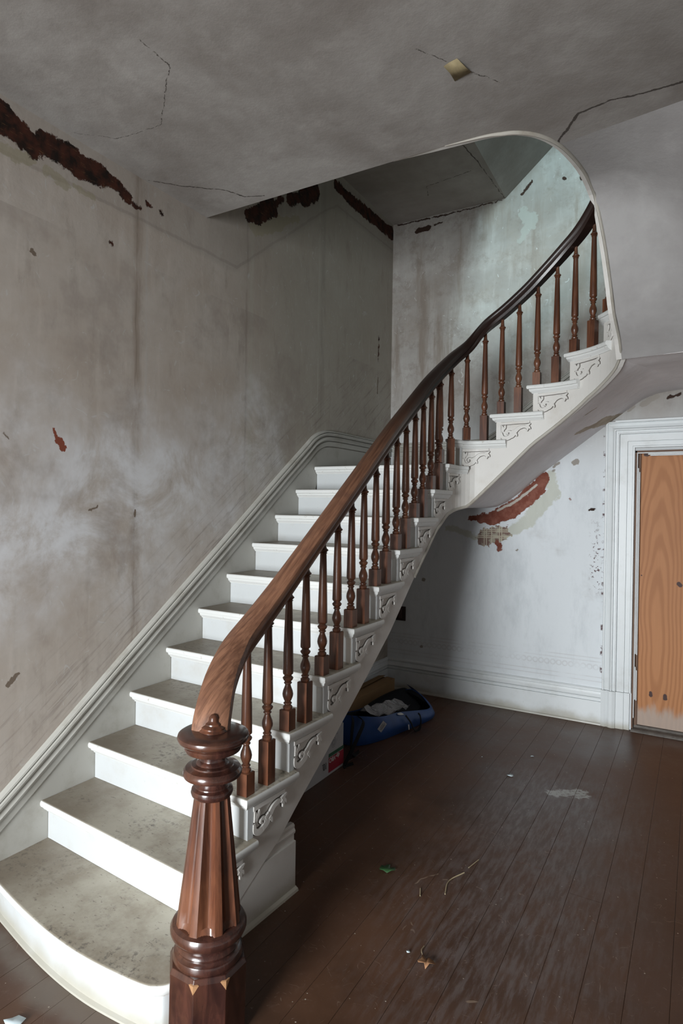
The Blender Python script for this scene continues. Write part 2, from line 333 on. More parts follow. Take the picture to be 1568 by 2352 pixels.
def wood(name, dark, mid, lite, rough=.3, axis=(9, 9, .7), sc=4, coat=0.0):
    t = NT(name, rough, .5)
    g = t.noise(sc, 5, .6, stretch=axis, dist=.6); f = t.noise(60, 3, .6, stretch=(axis[0]/3, axis[1]/3, axis[2]/3))
    col = t.mix(t.step(g, .3, .7), dark, mid)
    col = t.mix(t.math('MULTIPLY', t.step(t.noise(3, 4, .6), .5, .75), .6), col, lite)
    col = t.mix(t.math('MULTIPLY', t.step(f, .5, .75), .4), col, dark)
    t.b.inputs['Coat Weight'].default_value = coat; t.b.inputs['Coat Roughness'].default_value = .2
    t.bump(f, .06, .003)
    return t.out(col)
M_BAL = wood('varnished_baluster_wood', (.055, .020, .011), (.15, .056, .028), (.20, .085, .045), .32)
M_NEWEL = wood('varnished_newel_wood', (.04, .014, .008), (.135, .048, .024), (.19, .075, .036), .3, (9, 9, .6), 4, .25)
M_NDARK = wood('dark_varnished_newel_wood', (.020, .008, .007), (.065, .024, .017), (.11, .045, .024), .22, (6, 6, 1.5), 4, .5)
# handrail: bare worn wood low down, dark polish further up
t = NT('handrail_wood', .35, .5)
X, Y, Z = t.sep()
v = t.comb(t.math('MULTIPLY', X, 34), t.math('ADD', t.math('MULTIPLY', Y, 1.1), t.math('MULTIPLY', Z, .9)), t.math('MULTIPLY', t.math('SUBTRACT', t.math('MULTIPLY', Z, .8), t.math('MULTIPLY', Y, .6)), 20))
g = t.noise(3, 5, .65, vec=v, dist=.2)
col = t.mix(t.step(g, .3, .7), (.10, .042, .023), (.235, .112, .064))
col = t.mix(t.math('MULTIPLY', t.step(t.noise(8, 4, .6), .5, .7), .5), col, (.10, .045, .03))
col = t.mix(t.step(Z, 1.5, 2.6), col, (.020, .010, .008))
t.bump(g, .08, .003)
M_RAIL = t.out(col, t.math('SUBTRACT', .5, t.math('MULTIPLY', t.step(Z, 1.2, 2.6), .2)))

# floor
t = NT('brown_floor_paint', .45, .45)
X, Y, Z = t.sep()
oi = t.n.new('ShaderNodeObjectInfo').outputs['Random']
b = t.noise(1.5, 5, .62); f = t.noise(26, 5, .7); fs = t.noise(14, 4, .65, stretch=(3, .5, 1))
col = t.mix(t.step(b, .3, .68), (.055, .026, .014), (.100, .046, .024))
col = t.mix(t.math('MULTIPLY', oi, .25), col, (.07, .035, .025))
dust = t.caps(t.warp(2.6, .7, 5), [((1.9, 1.1, 0), (1.85, 2.6, 0), .25)])
col = t.mix(t.math('MULTIPLY', t.math('MULTIPLY', t.step(dust, .45, -.2), t.step(fs, .38, .66)), .8), col, (.135, .105, .098))
col = t.mix(t.math('MULTIPLY', t.step(f, .52, .8), .35), col, (.15, .095, .07))
W2 = t.warp(2.3, 1.1)
for st in ((.5, 9, 1), (8, .45, 1)):
    sc = t.noise(16, 2, .5, vec=t.vm('MULTIPLY', W2, st))
    col = t.mix(t.math('MULTIPLY', t.step(sc, .70, .74), .5), col, (.26, .19, .15))
specks = t.n.new('ShaderNodeTexVoronoi'); specks.inputs['Scale'].default_value = 26
t.L(t.pos, specks.inputs['Vector'])
col = t.mix(t.math('MULTIPLY', t.step(specks.outputs['Distance'], .085, .05), t.step(t.noise(7, 2), .52, .56)), col, (.42, .37, .31))
pt = t.caps(t.warp(26, .10, 5), [((1.84, 2.66, 0), (1.98, 2.76, 0), .045), ((1.97, 2.68, 0), (2.02, 2.72, 0), .02)])
col = t.mix(t.math('MULTIPLY', t.step(pt, .006, -.01), t.step(t.noise(40, 4, .7, stretch=(1, 2, 1)), .36, .5)), col, (.36, .355, .33))
scr = t.caps(t.warp(3, .12), [((1.72, .78, 0), (2.06, .93, 0), .004), ((2.06, .93, 0), (2.14, .86, 0), .002), ((1.45, 1.35, 0), (1.6, 1.7, 0), .002), ((1.53, 1.2, 0), (1.66, 1.0, 0), .0015)])
col = t.mix(t.math('MULTIPLY', t.step(scr, .003, 0), .7), col, (.25, .18, .13))
gy = t.caps(t.warp(6, .1), [((0, .22, 0), (.6, .13, 0), .03), ((.6, .13, 0), (1.1, .17, 0), .06)])
col = t.mix(t.math('MULTIPLY', t.step(gy, .03, -.03), .6), col, (.13, .11, .09))
t.bump(t.noise(18, 4, stretch=(2, .4, 1)), .12, .004)
M_FLOOR = t.out(col, t.math('ADD', .34, t.math('MULTIPLY', t.step(b, .3, .7), .22)))
t = NT('under_floor', .9, .1); M_UNDER = t.out((.20, .13, .09))

# plywood
t = NT('plywood', .55, .3)
X, Y, Z = t.sep()
wv = t.n.new('ShaderNodeTexWave'); wv.wave_type = 'RINGS'; wv.rings_direction = 'SPHERICAL'; wv.inputs['Scale'].default_value = 9
wv.inputs['Distortion'].default_value = 2.2; wv.inputs['Detail'].default_value = 2; wv.inputs['Detail Scale'].default_value = 1.2
gx = t.math('SUBTRACT', X, t.math('ADD', 2.30, t.math('MULTIPLY', t.math('SUBTRACT', t.noise(1.1, 2, .5, stretch=(.3, 1, 1)), .5), .22)))
t.L(t.comb(t.math('MULTIPLY', gx, 1.5), t.math('MULTIPLY', t.math('SUBTRACT', Z, .75), .16), .1), wv.inputs['Vector'])
col = t.mix(t.step(wv.outputs['Fac'], .25, .95), (.48, .215, .088), (.385, .160, .060))
col = t.mix(t.math('MULTIPLY', t.step(t.noise(2.2, 4, .6, stretch=(1.5, 1, .5)), .4, .7), .35), col, (.33, .13, .045))
col = t.mix(t.math('MULTIPLY', t.noise(40, 4, .6, stretch=(3, 1, .08)), .3), col, (.26, .10, .04))
kn = t.caps(t.warp(20, .02), [((2.27, 4.165, .30), (2.27, 4.165, .28), .013), ((2.37, 4.165, .29), (2.37, 4.165, .27), .016), ((2.45, 4.165, 1.17), (2.46, 4.165, 1.16), .016), ((2.19, 4.165, 1.22), (2.19, 4.165, 1.22), .006), ((2.2, 4.165, 2.17), (2.22, 4.165, 2.17), .012), ((2.7, 4.165, .7), (2.7, 4.165, .7), .014)])
col = t.mix(t.step(kn, .002, -.003), col, (.055, .025, .022))
col = t.mix(t.math('MULTIPLY', t.step(t.math('ADD', Z, t.math('MULTIPLY', t.math('SUBTRACT', t.noise(9, 4, stretch=(2, 1, .5)), .5), .25)), .22, .12), .75), col, (.40, .35, .31))
t.bump(wv.outputs['Fac'], .05, .003)
M_PLY = t.out(col)

M_DARKGAP = flat('dark_gap', (.012, .009, .008), .9, .1)
M_BARE = flat('bare_brown_wood', (.16, .095, .065), .7)
M_SILL = flat('grey_threshold_wood', (.17, .155, .14), .8, .2, .4, 25)
M_CARD = flat('brown_cardboard', (.26, .16, .08), .8, .2, .12, 6)
M_WBOX = flat('white_carton', (.42, .42, .43), .55, .3, .1, 6)
M_RED = flat('red_print', (.30, .006, .025), .5)
M_GREEN = flat('green_print', (.02, .10, .05), .5)
M_BLACK = flat('black_print', (.015, .015, .017), .6)
M_WHITE = flat('white_print', (.60, .60, .60), .5)
M_BLUE = flat('blue_nylon', (.012, .06, .22), .5, .4, .25, 9)
M_LINING = flat('black_lining', (.006, .007, .010), .8, .2)
M_STRAP = flat('black_webbing', (.006, .006, .007), .85, .15)
M_TAGW = flat('white_tag', (.55, .56, .58), .5)
M_LEAFG = flat('green_leaf', (.045, .13, .045), .5, .4, .3, 40)
M_LEAFB = flat('brown_leaf', (.36, .19, .10), .7, .2, .4, 40)
M_CHIP = flat('pale_paint_chip', (.62, .72, .76), .6)
M_PAPER = flat('tan_paper', (.32, .26, .15), .8, .2, .3, 30)
M_STALK = flat('dry_stalk', (.36, .29, .18), .8)
t = NT('clear_plastic_wrap', .15, .9); t.b.inputs['Alpha'].default_value = .42
t.bump(t.noise(30, 3), .8, .02); M_WRAP = t.out((.62, .62, .64))
t = NT('window_glass', .02, .5); t.b.inputs['Transmission Weight'].default_value = 1; t.b.inputs['IOR'].default_value = 1.01; M_GLASS = t.out((.95, .98, 1))

# ------------------------------------------------------------------ setting: floor
under = MB().box((-.1, -4.5, -.12), (3.45, 4.4, -.0035)).build('floor', M_UNDER); struct(under)
x = -.02-.14*0
bw = .14; k0 = int((1.25-(-.02))/bw)+1
xs = [1.25+bw*i for i in range(-k0, 16)]
for i, x0 in enumerate(xs):
    a = max(-.05, x0); b = min(3.3, x0+bw)
    if b-a < .02: continue
    # two lengths per row, butted at a random joint
    j = random.uniform(-2.6, -1.4) if i % 2 else random.uniform(.3, 2.2)
    for ya, yb in ((-4.2, j), (j, 4.28)):
        z = -random.random()*.0006; m = MB(); g = .0006; e = .0008
        q = lambda d, zz: [(a+d, ya+d, zz), (b-d, ya+d, zz), (b-d, yb-d, zz), (a+d, yb-d, zz)]
        m.add(q(g, -.0034)+q(g, z-.0006)+q(g+e, z), [(0,1,5,4), (1,2,6,5), (2,3,7,6), (3,0,4,7), (4,5,9,8), (5,6,10,9), (6,7,11,10), (7,4,8,11), (8,9,10,11)])
        o = m.build('floorboard', M_FLOOR, under)
# ------------------------------------------------------------------ walls
o = MB().box((-.12, -4.4, -.02), (0, 4.3, 3.0), 0).box((-.12, -4.4, 3.0), (0, 4.3, 6.2), 1).build('wall_left', [M_LEFT, M_LEFT_TOP], recalc=False); struct(o)
DX0, DX1, DZ = 2.15, 2.98, 2.185   # doorway
wb = MB()
wb.box((-.12, D, -.02), (DX0, D+.16, 6.2)); wb.box((DX1, D, -.02), (3.45, D+.16, 6.2)); wb.box((DX0, D, DZ), (DX1, D+.16, 6.2))
struct(wb.build('wall_back', M_BACK))
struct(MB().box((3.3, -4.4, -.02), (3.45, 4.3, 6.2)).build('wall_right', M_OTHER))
FX0, FX1, FZ1 = .6, 2.16, 2.5
wf = MB()
wf.box((-.12, -4.4, -.02), (FX0, -4.2, 6.2)); wf.box((FX1, -4.4, -.02), (3.45, -4.2, 4.2)); wf.box((FX1, -4.4, 5.7), (3.45, -4.2, 6.2)); wf.box((3.1, -4.4, 4.2), (3.45, -4.2, 5.7)); wf.box((FX0, -4.4, FZ1), (FX1, -4.2, 4.2)); wf.box((FX0, -4.4, 5.7), (FX1, -4.2, 6.2)); wf.box((FX0, -4.4, 4.2), (1.8, -4.2, 5.7)); wf.box((FX0, -4.4, -.02), (FX1, -4.2, .24))
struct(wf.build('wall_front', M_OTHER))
struct(MB().box((-.12, -4.4, 6.2), (3.45, 4.3, 6.3)).build('ceiling_upper', M_SOFU))
# front door glazing behind the camera
dw = MB()
for xa in (FX0, (FX0+FX1)/2-.03, FX1-.06): dw.box((xa, -4.36, .24), (xa+.06, -4.26, FZ1))
dw.box((FX0, -4.36, FZ1-.07), (FX1, -4.26, FZ1)); dw.box((FX0, -4.36, 1.9), (FX1, -4.26, 1.95))
d2 = struct(dw.build('door_2', M_TRIM))
uw = MB()
for xa in (1.8, 2.42, 3.04): uw.box((xa, -4.27, 4.2), (xa+.06, -4.21, 5.7))
uw.box((1.8, -4.27, 4.2), (3.1, -4.21, 4.26)); uw.box((1.8, -4.27, 5.64), (3.1, -4.21, 5.7))
struct(uw.build('window_1', M_TRIM))

# ------------------------------------------------------------------ stair geometry: plan curve of the outer string face
FACE = [Vector((.990, .34)), Vector((1.014, .757)), Vector((1.03, 1.0)), Vector((1.043, 1.3)), Vector((1.05, 1.7)), Vector((1.05, 2.99))]
for i in range(1, 11):
    a = pi - (pi/2)*i/10; FACE.append(Vector((1.20+.15*cos(a), 2.99+.15*sin(a))))
FACE += [Vector((1.40, 3.14)), Vector((1.6, 3.14))]
for i in range(1, 15):
    a = pi/2 - (pi/2-.36)*i/14; FACE.append(Vector((1.6+.6*cos(a), 2.54+.6*sin(a))))
SL = [0]
for a, b in zip(FACE, FACE[1:]): SL.append(SL[-1]+(b-a).length)
STOT = SL[-1]
def S(s):
    """point and outward (to the hall) normal of the string face at arc length s"""
    s2 = min(max(s, 0), STOT-1e-6)
    for i in range(len(SL)-1):
        if s2 <= SL[i+1]:
            a, b = FACE[i], FACE[i+1]; t = (s2-SL[i])/(SL[i+1]-SL[i]); d = (b-a).normalized()
            # smooth tangent
            dp = (FACE[i]-FACE[i-1]).normalized() if i > 0 else d
            dn = (FACE[i+2]-FACE[i+1]).normalized() if i+2 < len(FACE) else d
            tg = ((dp+d).normalized()*(1-t)+(d+dn).normalized()*t).normalized()
            p = a+(b-a)*t
            if s > STOT: p = p+tg*(s-STOT)
            return p, Vector((tg.y, -tg.x))
    return FACE[-1], Vector((1, 0))
def P3(s, off, z):
    p, n = S(s); return (p.x+n.x*off, p.y+n.y*off, z)
NA = 5                                   # index of the last point of the first flight's straight part
def s_of_y(y): return interp(y, [(FACE[i].y, SL[i]) for i in range(NA+1)])
sB0 = SL[NA]+.15*pi/2                    # arc end, at (1.20, 3.14)
def s_of_x(x): return sB0+(x-1.20)
# riser face positions on the string (nose is .035 nearer)
NOSE = .04
yR = lambda k: .69+.2625*(k-3)+NOSE     # riser at the string, flight A
yL = lambda k: .25*k+NOSE               # riser at the wall
SR = {k: s_of_y(yR(k)) for k in range(2, 12)}
SR[12] = SL[NA]+.06; SR[13] = s_of_x(1.31); SR[14] = s_of_x(1.565); SR[15] = s_of_x(1.60)+.22; SR[16] = s_of_x(1.60)+.50; SR[17] = STOT-.12
# string bottom edge z by arc length
def ellipse_s(x, y):
    best = min(range(200), key=lambda i: (S(sB0+.4+i*.006)[0]-Vector((x, y))).length); return sB0+.4+best*.006
BOT = [(0, 0.0), (s_of_y(.62), .10), (s_of_y(.941), .285), (s_of_y(1.056), .375), (s_of_y(1.398), .618), (s_of_y(1.961), 1.005), (s_of_y(2.295), 1.285), (s_of_y(2.652), 1.565), (s_of_y(2.86), 1.675), (sB0-.09, 1.735), (s_of_x(1.17), 1.795), (s_of_x(1.358), 1.975), (s_of_x(1.567), 2.178), (ellipse_s(1.79, 3.1), 2.345), (ellipse_s(1.93, 3.03), 2.45), (ellipse_s(2.05, 2.93), 2.53), (ellipse_s(2.13, 2.82), 2.585), (STOT, 2.64)]
BOT.sort()
botz = lambda s: interp(s, BOT)
# trim / string edge of the third flight, up to the ceiling opening (x, y, z)
TRIM3 = [(2.165, 2.74, 2.62), (2.160, 2.65, 2.72), (2.145, 2.51, 2.83), (2.13, 2.43, 3.0), (2.11, 2.36, 3.17), (2.085, 2.31, 3.32), (2.065, 2.28, 3.41), (2.047, 2.11, 3.44), (2.02, 1.95, 3.445), (1.979, 1.793, 3.445), (1.915, 1.673, 3.445), (1.834, 1.60, 3.445), (1.762, 1.572, 3.445), (1.70, 1.556, 3.445), (1.6, 1.547, 3.445), (1.46, 1.543, 3.449), (1.22, 1.543, 3.462), (1.10, 1.543, 3.47)]

# ------------------------------------------------------------------ ceiling + soffits
YC = 1.543
cm = MB()
hole = [(p[0], p[1]) for p in TRIM3[9:]]          # from (1.979,1.793) to (1.10,1.543)
polyc = [(0, -4.2), (3.3, -4.2), (3.3, 1.6)] + hole + [(0, YC)]
cm.add([(x, y, H) for x, y in polyc], [tuple(range(len(polyc)))])
cm.add([(x, y, H+.25) for x, y in polyc], [tuple(range(len(polyc)))])
n = len(polyc)
cm.add([(x, y, H) for x, y in polyc]+[(x, y, H+.25) for x, y in polyc], [(i, (i+1) % n, n+(i+1) % n, n+i) for i in range(n)])
struct(cm.build('ceiling', M_CEIL, recalc=False))
# soffit of the third flight, ruled between its string edge and the right wall
zC = lambda y: 3.445-(max(1.6, y)-1.6)*.70
YRR = [2.75, 2.66, 2.55, 2.45, 2.35, 2.2, 2.08, 1.95, 1.75, 1.6]
rings = []
for L_, yr in zip(TRIM3[:10], YRR):
    a = Vector(L_); b = Vector((3.3, yr, zC(yr))); ring = []
    for i in range(13):
        t_ = (i/12)**1.6; q = a.lerp(b, t_); sm_ = min(1, t_*1.6)
        # the surface turns quickly from the string edge into the slope
        q.z = lerp(a.z, b.z, sm_*sm_*(3-2*sm_))
        ring.append(tuple(q))
    rings.append(ring)
sm = MB().loft(rings)
struct(sm.build('ceiling_stair_soffit', M_SOFF, smooth=60)); sm = MB()
# soffit of landing 1, flight B and landing 2 (height depends on x)
ZB = [(0, 1.74), (.98, 1.735), (1.08, 1.755), (1.20, 1.835), (1.42, 2.03), (1.93, 2.42), (2.08, 2.53), (2.18, 2.60), (2.28, 2.64), (2.40, 2.655), (3.3, 2.66)]
ss = [s_of_y(2.80)+i*(STOT-s_of_y(2.80))/44 for i in range(45)]
rr = []
for s in ss:
    p, nn = S(s); zb = botz(s)
    xw = p.x if s > sB0 else min(p.x, 1.05)
    if s < sB0:
        t_ = (s-ss[0])/(sB0-ss[0]); q = Vector((lerp(0.02, 1.14, t_), lerp(2.80, D, min(1, t_*3)), 0))
    else:
        t_ = (s-sB0)/(STOT-sB0); q = Vector((lerp(1.14, 3.3, t_**1.5), D, 0)) if False else Vector((p.x+(.4*max(0, t_-.55)/.45 if t_ > .55 else 0), D, 0))
    q.z = interp(q.x, ZB)+.025*0
    ring = []
    for i in range(11):
        u = i/10; v = Vector((p.x, p.y, zb)).lerp(q, u)
        v.z = lerp(lerp(zb, q.z, u), interp(v.x, ZB), .5 if 0 < u < 1 else 0) if s > sB0 else v.z
        ring.append(tuple(v))
    rr.append(ring)
sm.loft(rr)
# landing 2 rest
lastp = rr[-1]
r2_ = [[(lerp(a[0], 3.3, t_), lerp(a[1], lerp(2.75, D, i/10), t_), lerp(a[2], 2.655, min(1, t_*1.4))) for i, a in enumerate(lastp)] for t_ in (0, .12, .25, .4, .6, 1)]
sm.loft(r2_)
sm.loft([[(2.165, 2.74, 2.62), tuple(lastp[0])], [(3.3, 2.75, 2.64), (3.3, 2.75, 2.655)]])
# under the lower flight (closes the string)
sm.loft([[(0.02, y_, botz(s_of_y(y_))+.02), P3(s_of_y(y_), -.02, botz(s_of_y(y_))+.02)] for y_ in (.72, .95, 1.06, 1.4, 1.96, 2.3, 2.65, 2.80)])
struct(sm.build('ceiling_landing_soffit', M_SOFB, smooth=60))
# soffit of the next storey's flight above the well
um = MB()
um.loft([[(0, YC, H), (1.10, YC, H)], [(0, 1.9, H+.262), (1.10, 1.9, H+.262)], [(0, 2.9, 4.405), (1.10, 2.9, 4.405)], [(0, 3.05, 4.44), (1.10, 3.05, 4.44)], [(0, D, 4.44), (1.08, D, 4.44)]])
um.loft([[(1.08, D, 4.44), (1.10, 3.05, 4.44)], [(1.16, D, 4.51), (1.18, 3.05, 4.51)], [(2.6, D, 5.75), (2.6, 3.05, 5.75)]])
um.loft([[(1.10, YC, H), (1.10, YC, H+.45)], [(1.10, 3.05, 4.44), (1.10, 3.05, 4.95)]])
um.loft([[(1.10, 3.05, 4.44), (1.10, 3.05, 4.95)], [(2.6, 3.05, 5.75), (2.6, 3.05, 6.15)]])
struct(um.build('ceiling_upper_flight', M_SOFU, smooth=40))

# ------------------------------------------------------------------ STAIRCASE
ST = empty('staircase', (.5, .3, 0), 'white painted wooden staircase curving right at its landing', 'staircase')
# --- outer string: face between bottom edge and step tops, with thickness
def step_top(s):
    k = 1
    for q in sorted(SR):
        if s >= SR[q]-1e-9: k = q
    return k*R
brk = sorted(set([0.0]+[SR[k] for k in SR]+[STOT]+[i*STOT/120 for i in range(121)]))
st = MB()
T = .03
for a, b in zip(brk, brk[1:]):
    if b-a < 1e-6: continue
    zt = step_top(a+1e-6)-.02
    q = []
    for off in (0, -T):
        q += [P3(a, off, max(0, botz(a))), P3(b, off, max(0, botz(b))), P3(b, off, zt), P3(a, off, zt)]
    st.add(q, [(0,1,2,3), (7,6,5,4), (0,4,5,1), (3,2,6,7), (0,3,7,4), (1,5,6,2)])
o = st.build('outer_string', M_STRING, ST, recalc=False)
# string of the third flight and fascia of the opening
f3 = MB()
TS = catmull(TRIM3[:-1], 4)
def trimframe(pts):
    out = []
    for i, p in enumerate(pts):
        d = (pts[min(i+1, len(pts)-1)]-pts[max(i-1, 0)]); d.z = 0; d.normalize(); out.append((p, Vector((-d.y, d.x, 0))))
    return out
TF = trimframe(TS)
rings = []
for p, nn in TF:
    h = .45 if p.y > 1.8 else .30
    q = p-nn*.0
    rings.append([tuple(p), tuple(p+Vector((0, 0, h))), tuple(p+nn*-.03+Vector((0, 0, h))), tuple(p+nn*-.03)])
f3.loft(rings, closed=True, caps=True)
f3.build('upper_string', M_STRING, ST)
# bead along the lower edge of the strings and round the ceiling opening
def bead_along(pts, r, name, mat, parent, off=0):
    m = MB(); rings = []
    for i, p in enumerate(pts):
        d = (pts[min(i+1, len(pts)-1)]-pts[max(i-1, 0)]).normalized()
        a = d.cross(Vector((0, 0, 1))); a = a.normalized() if a.length > 1e-4 else Vector((1, 0, 0)); b = a.cross(d).normalized()
        r_ = r*min(1, (len(pts)-1-i)/14+.15); rings.append([tuple(p+a*(r_*.7*cos(2*pi*j/8))+b*(r_*sin(2*pi*j/8))) for j in range(8)])
    m.loft(rings, closed=True, caps=True); return m.build(name, mat, parent, smooth=60)
bp = [Vector(P3(s, .003, botz(s)+.008)) for s in [s_of_y(2.3)+i*(STOT-s_of_y(2.3))/50 for i in range(51)]]
bp += [p+Vector((0, 0, -.003)) for p in TS[2:-5]]
bead_along(bp, .011, 'string_bead', M_BEAD, ST)
# --- treads and risers
def front_profile():
    # (out from riser face, z below tread top)
    pr = [(-.0, 0), (NOSE-.012, 0)]
    for i in range(5): pr.append((NOSE-.012+.012*sin(pi/2*i/4), -.012+.012*cos(pi/2*i/4)))
    pr += [(NOSE, -.020), (NOSE-.004, -.028), (.026, -.030), (.026, -.034), (.022, -.044), (.010, -.052), (.008, -.058), (0, -.058)]
    return pr
PROF = front_profile()
def tread_mesh(path, z, back):
    """path: (point xy, outward normal xy, scale) list along the exposed edge; back: closing polygon on top"""
    m = MB(); rings = []
    for p, nn in path:
        rings.append([(p.x+nn.x*o_, p.y+nn.y*o_, z+dz) for o_, dz in PROF])
    m.loft(rings)
    top = [r[0] for r in rings]+[(x, y, z) for x, y in back]
    m.add(top, [tuple(range(len(top)))])
    # end caps
    for r in (rings[0], rings[-1]): m.add(r, [tuple(range(len(r)))])
    return m
def mitre(a, b):
    s_ = (a+b); l = s_.length; return s_*(2/(l*l))
for k in range(2, 17):
    z = k*R; s0 = SR[k]; s1 = SR[k+1]+(NOSE*.8 if k < 11 else .075)
    pF, nS = S(s0)
    if k < 11: wl = Vector((0.012, yL(k))); back = [(0.012, yL(k+1)+.01)]
    elif k == 11: wl = Vector((0.012, yL(11))); back = [(.012, D-.01), (S(SR[12])[0].x-.05, D-.01)]
    elif k == 12: wl = Vector((1.03, D-.01)); back = [(S(SR[13])[0].x, D-.01)]
    elif k < 16: wl = Vector(({13: 1.31, 14: 1.565, 15: 1.82}[k], D-.01)); back = [({13: 1.565, 14: 1.82, 15: 2.05}[k]+.02, D-.01)]
    else: wl = Vector((2.05, D-.01)); back = [(3.29, D-.01), (3.29, 2.75), (2.3, 2.75)]
    d = (pF-wl).normalized(); nF = Vector((d.y, -d.x))
    if nF.dot(Vector((0, -1)) if k < 12 else Vector((-1, 0))) < 0: nF = -nF
    path = [(wl, nF), (pF, mitre(nF, nS))]
    ns = max(2, int((s1-s0)/.03))
    if k == 16: s1 = STOT
    for i in range(1, ns+1):
        p, n_ = S(s0+(s1-s0)*i/ns); path.append((p, n_))
    m = tread_mesh(path, z, [(S(s1)[0]-S(s1)[1]*.04).to_tuple()]+back[::1] if k < 12 else [(S(s1)[0]-S(s1)[1]*.04).to_tuple()]+back)
    m.build('tread', M_TREAD, ST, smooth=40)
    # riser
    if k != 1:
        a = wl; b = pF - nS*.001
        m = MB(); th = .02; e = [a, b, b-nF*th, a-nF*th]
        m.prism([(v.x, v.y) for v in e], (k-1)*R+.001, z-.03)
        m.build('riser', M_PAINT, ST)
        # mitred end of the riser returned as a thin strip on the string
        if k <= 16:
            m = MB(); q = []
            for off in (.0, .007):
                for s_, z_ in ((s0, (k-1)*R), (s0+.034, (k-1)*R+.0), (s0+.034, z-.055), (s0, z-.055)): q.append(P3(s_, off, z_))
            m.add(q, [(4,5,6,7), (0,1,5,4), (1,2,6,5), (2,3,7,6), (3,0,4,7)])
            m.build('riser_return', M_PAINT if k < 12 else M_STRING, ST)
# first step with its bowed front
NF = [(-.02, .27), (.08, .238), (.163, .220), (.376, .180), (.579, .152), (.764, .140), (.937, .146), (1.055, .158), (1.098, .174), (1.13, .205), (1.155, .28)]
cv = catmull([(x, y, 0) for x, y in NF], 5)
path = []
for i, p in enumerate(cv):
    d = (cv[min(i+1, len(cv)-1)]-cv[max(i-1, 0)]).normalized(); nn = Vector((d.y, -d.x))
    path.append((Vector((p.x, p.y))-nn*NOSE, nn))
m = tread_mesh(path, R, [(1.06, .30), (1.06, yR(2)+.03), (1.04, yR(2)+.03), (0.012, yL(2)+.02)])
m.build('tread', M_TREAD, ST, smooth=40)
m = MB(); rings = []
for p, nn in path:
    rings.append([(p.x, p.y, R-.03), (p.x, p.y, .012), (p.x+nn.x*.012, p.y+nn.y*.012, .006), (p.x+nn.x*.014, p.y+nn.y*.014, 0)])
m.loft(rings); m.build('riser', M_PAINT, ST, smooth=40)
# scroll brackets on the string under every tread end
def bracket(k, W):
    m = MB(); z0 = k*R-.058; s0 = SR[k]+.034; sc = W/.21; t0, t1 = .001, .0085
    cnt = [0]
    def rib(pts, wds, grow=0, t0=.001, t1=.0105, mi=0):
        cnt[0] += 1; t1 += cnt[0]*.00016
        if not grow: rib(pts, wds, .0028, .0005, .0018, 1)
        c = catmull([(u, v, 0) for u, v in pts], 4); ws = []
        for i in range(len(c)):
            f_ = i/(len(c)-1)*(len(wds)-1); j = min(int(f_), len(wds)-2); ws.append(lerp(wds[j], wds[j+1], f_-j))
        rings = []
        for i, p in enumerate(c):
            d = (c[min(i+1, len(c)-1)]-c[max(i-1, 0)]).normalized(); nn = Vector((-d.y, d.x, 0))*(ws[i]+grow)
            a, b = p+nn, p-nn
            rings.append([P3(s0+a.x*sc, t0, z0+a.y), P3(s0+a.x*sc, t1, z0+a.y), P3(s0+b.x*sc, t1, z0+b.y), P3(s0+b.x*sc, t0, z0+b.y)])
        m.loft(rings, closed=True, caps=True, m=mi)
    rib([(.0, -.012), (.1, -.010), (.196, -.009)], [.010, .009, .008])
    rib([(.004, -.075), (.010, -.105), (.030, -.118), (.058, -.112), (.074, -.092), (.066, -.073), (.050, -.072), (.044, -.083), (.052, -.091)], [.005, .011, .014, .014, .011, .008, .006, .006, .004])
    rib([(.056, -.112), (.080, -.100), (.098, -.074), (.122, -.050), (.152, -.040), (.176, -.043)], [.012, .015, .014, .012, .010, .009])
    rib([(.012, -.068), (.012, -.045), (.006, -.024)], [.010, .009, .003])
    rib([(.014, -.058), (.028, -.042), (.034, -.024)], [.007, .008, .002])
    rib([(.070, -.078), (.082, -.070), (.090, -.060)], [.006, .007, .002])
    rib([(.098, -.082), (.108, -.096), (.112, -.108)], [.008, .007, .002])
    rib([(.172, -.043), (.184, -.056), (.180, -.074)], [.009, .008, .002])
    rib([(.176, -.043), (.194, -.048), (.202, -.062)], [.009, .007, .002])
    rib([(.172, -.038), (.188, -.030), (.204, -.020)], [.009, .008, .002])
    return m.build('scroll_bracket', [M_STRING, M_GRIME_SHADE], ST)
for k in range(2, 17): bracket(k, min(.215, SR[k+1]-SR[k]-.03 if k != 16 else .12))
# skirting below the string at the foot of the stair
m = MB(); pr = [(-.035, 0), (-.002, 0), (-.002, .222), (-.012, .224), (-.012, .250), (-.006, .256), (-.004, .266), (-.010, .278), (-.009, .290), (-.016, .298), (-.035, .298)]
sk = [P3(s_of_y(y_), 0, 0)[:2] for y_ in (.36, .5, .7, .9, 1.075)]
rings = [[P3(s_of_y(y_), o_, z_) for o_, z_ in pr] for y_ in (.53, .6, .75, .9, 1.06)]
m.loft(rings, closed=True, caps=True)
m.build('string_skirting', M_STRING, ST)
m = MB(); rings = [[P3(s_of_y(y_), -.004, 0), P3(s_of_y(y_), .014, 0), P3(s_of_y(y_), .011, .010), P3(s_of_y(y_), -.004, .018)] for y_ in (.42, .6, .9, 1.065)]
m.loft(rings, closed=True, caps=True); m.build('shoe_moulding', M_STRING, ST)
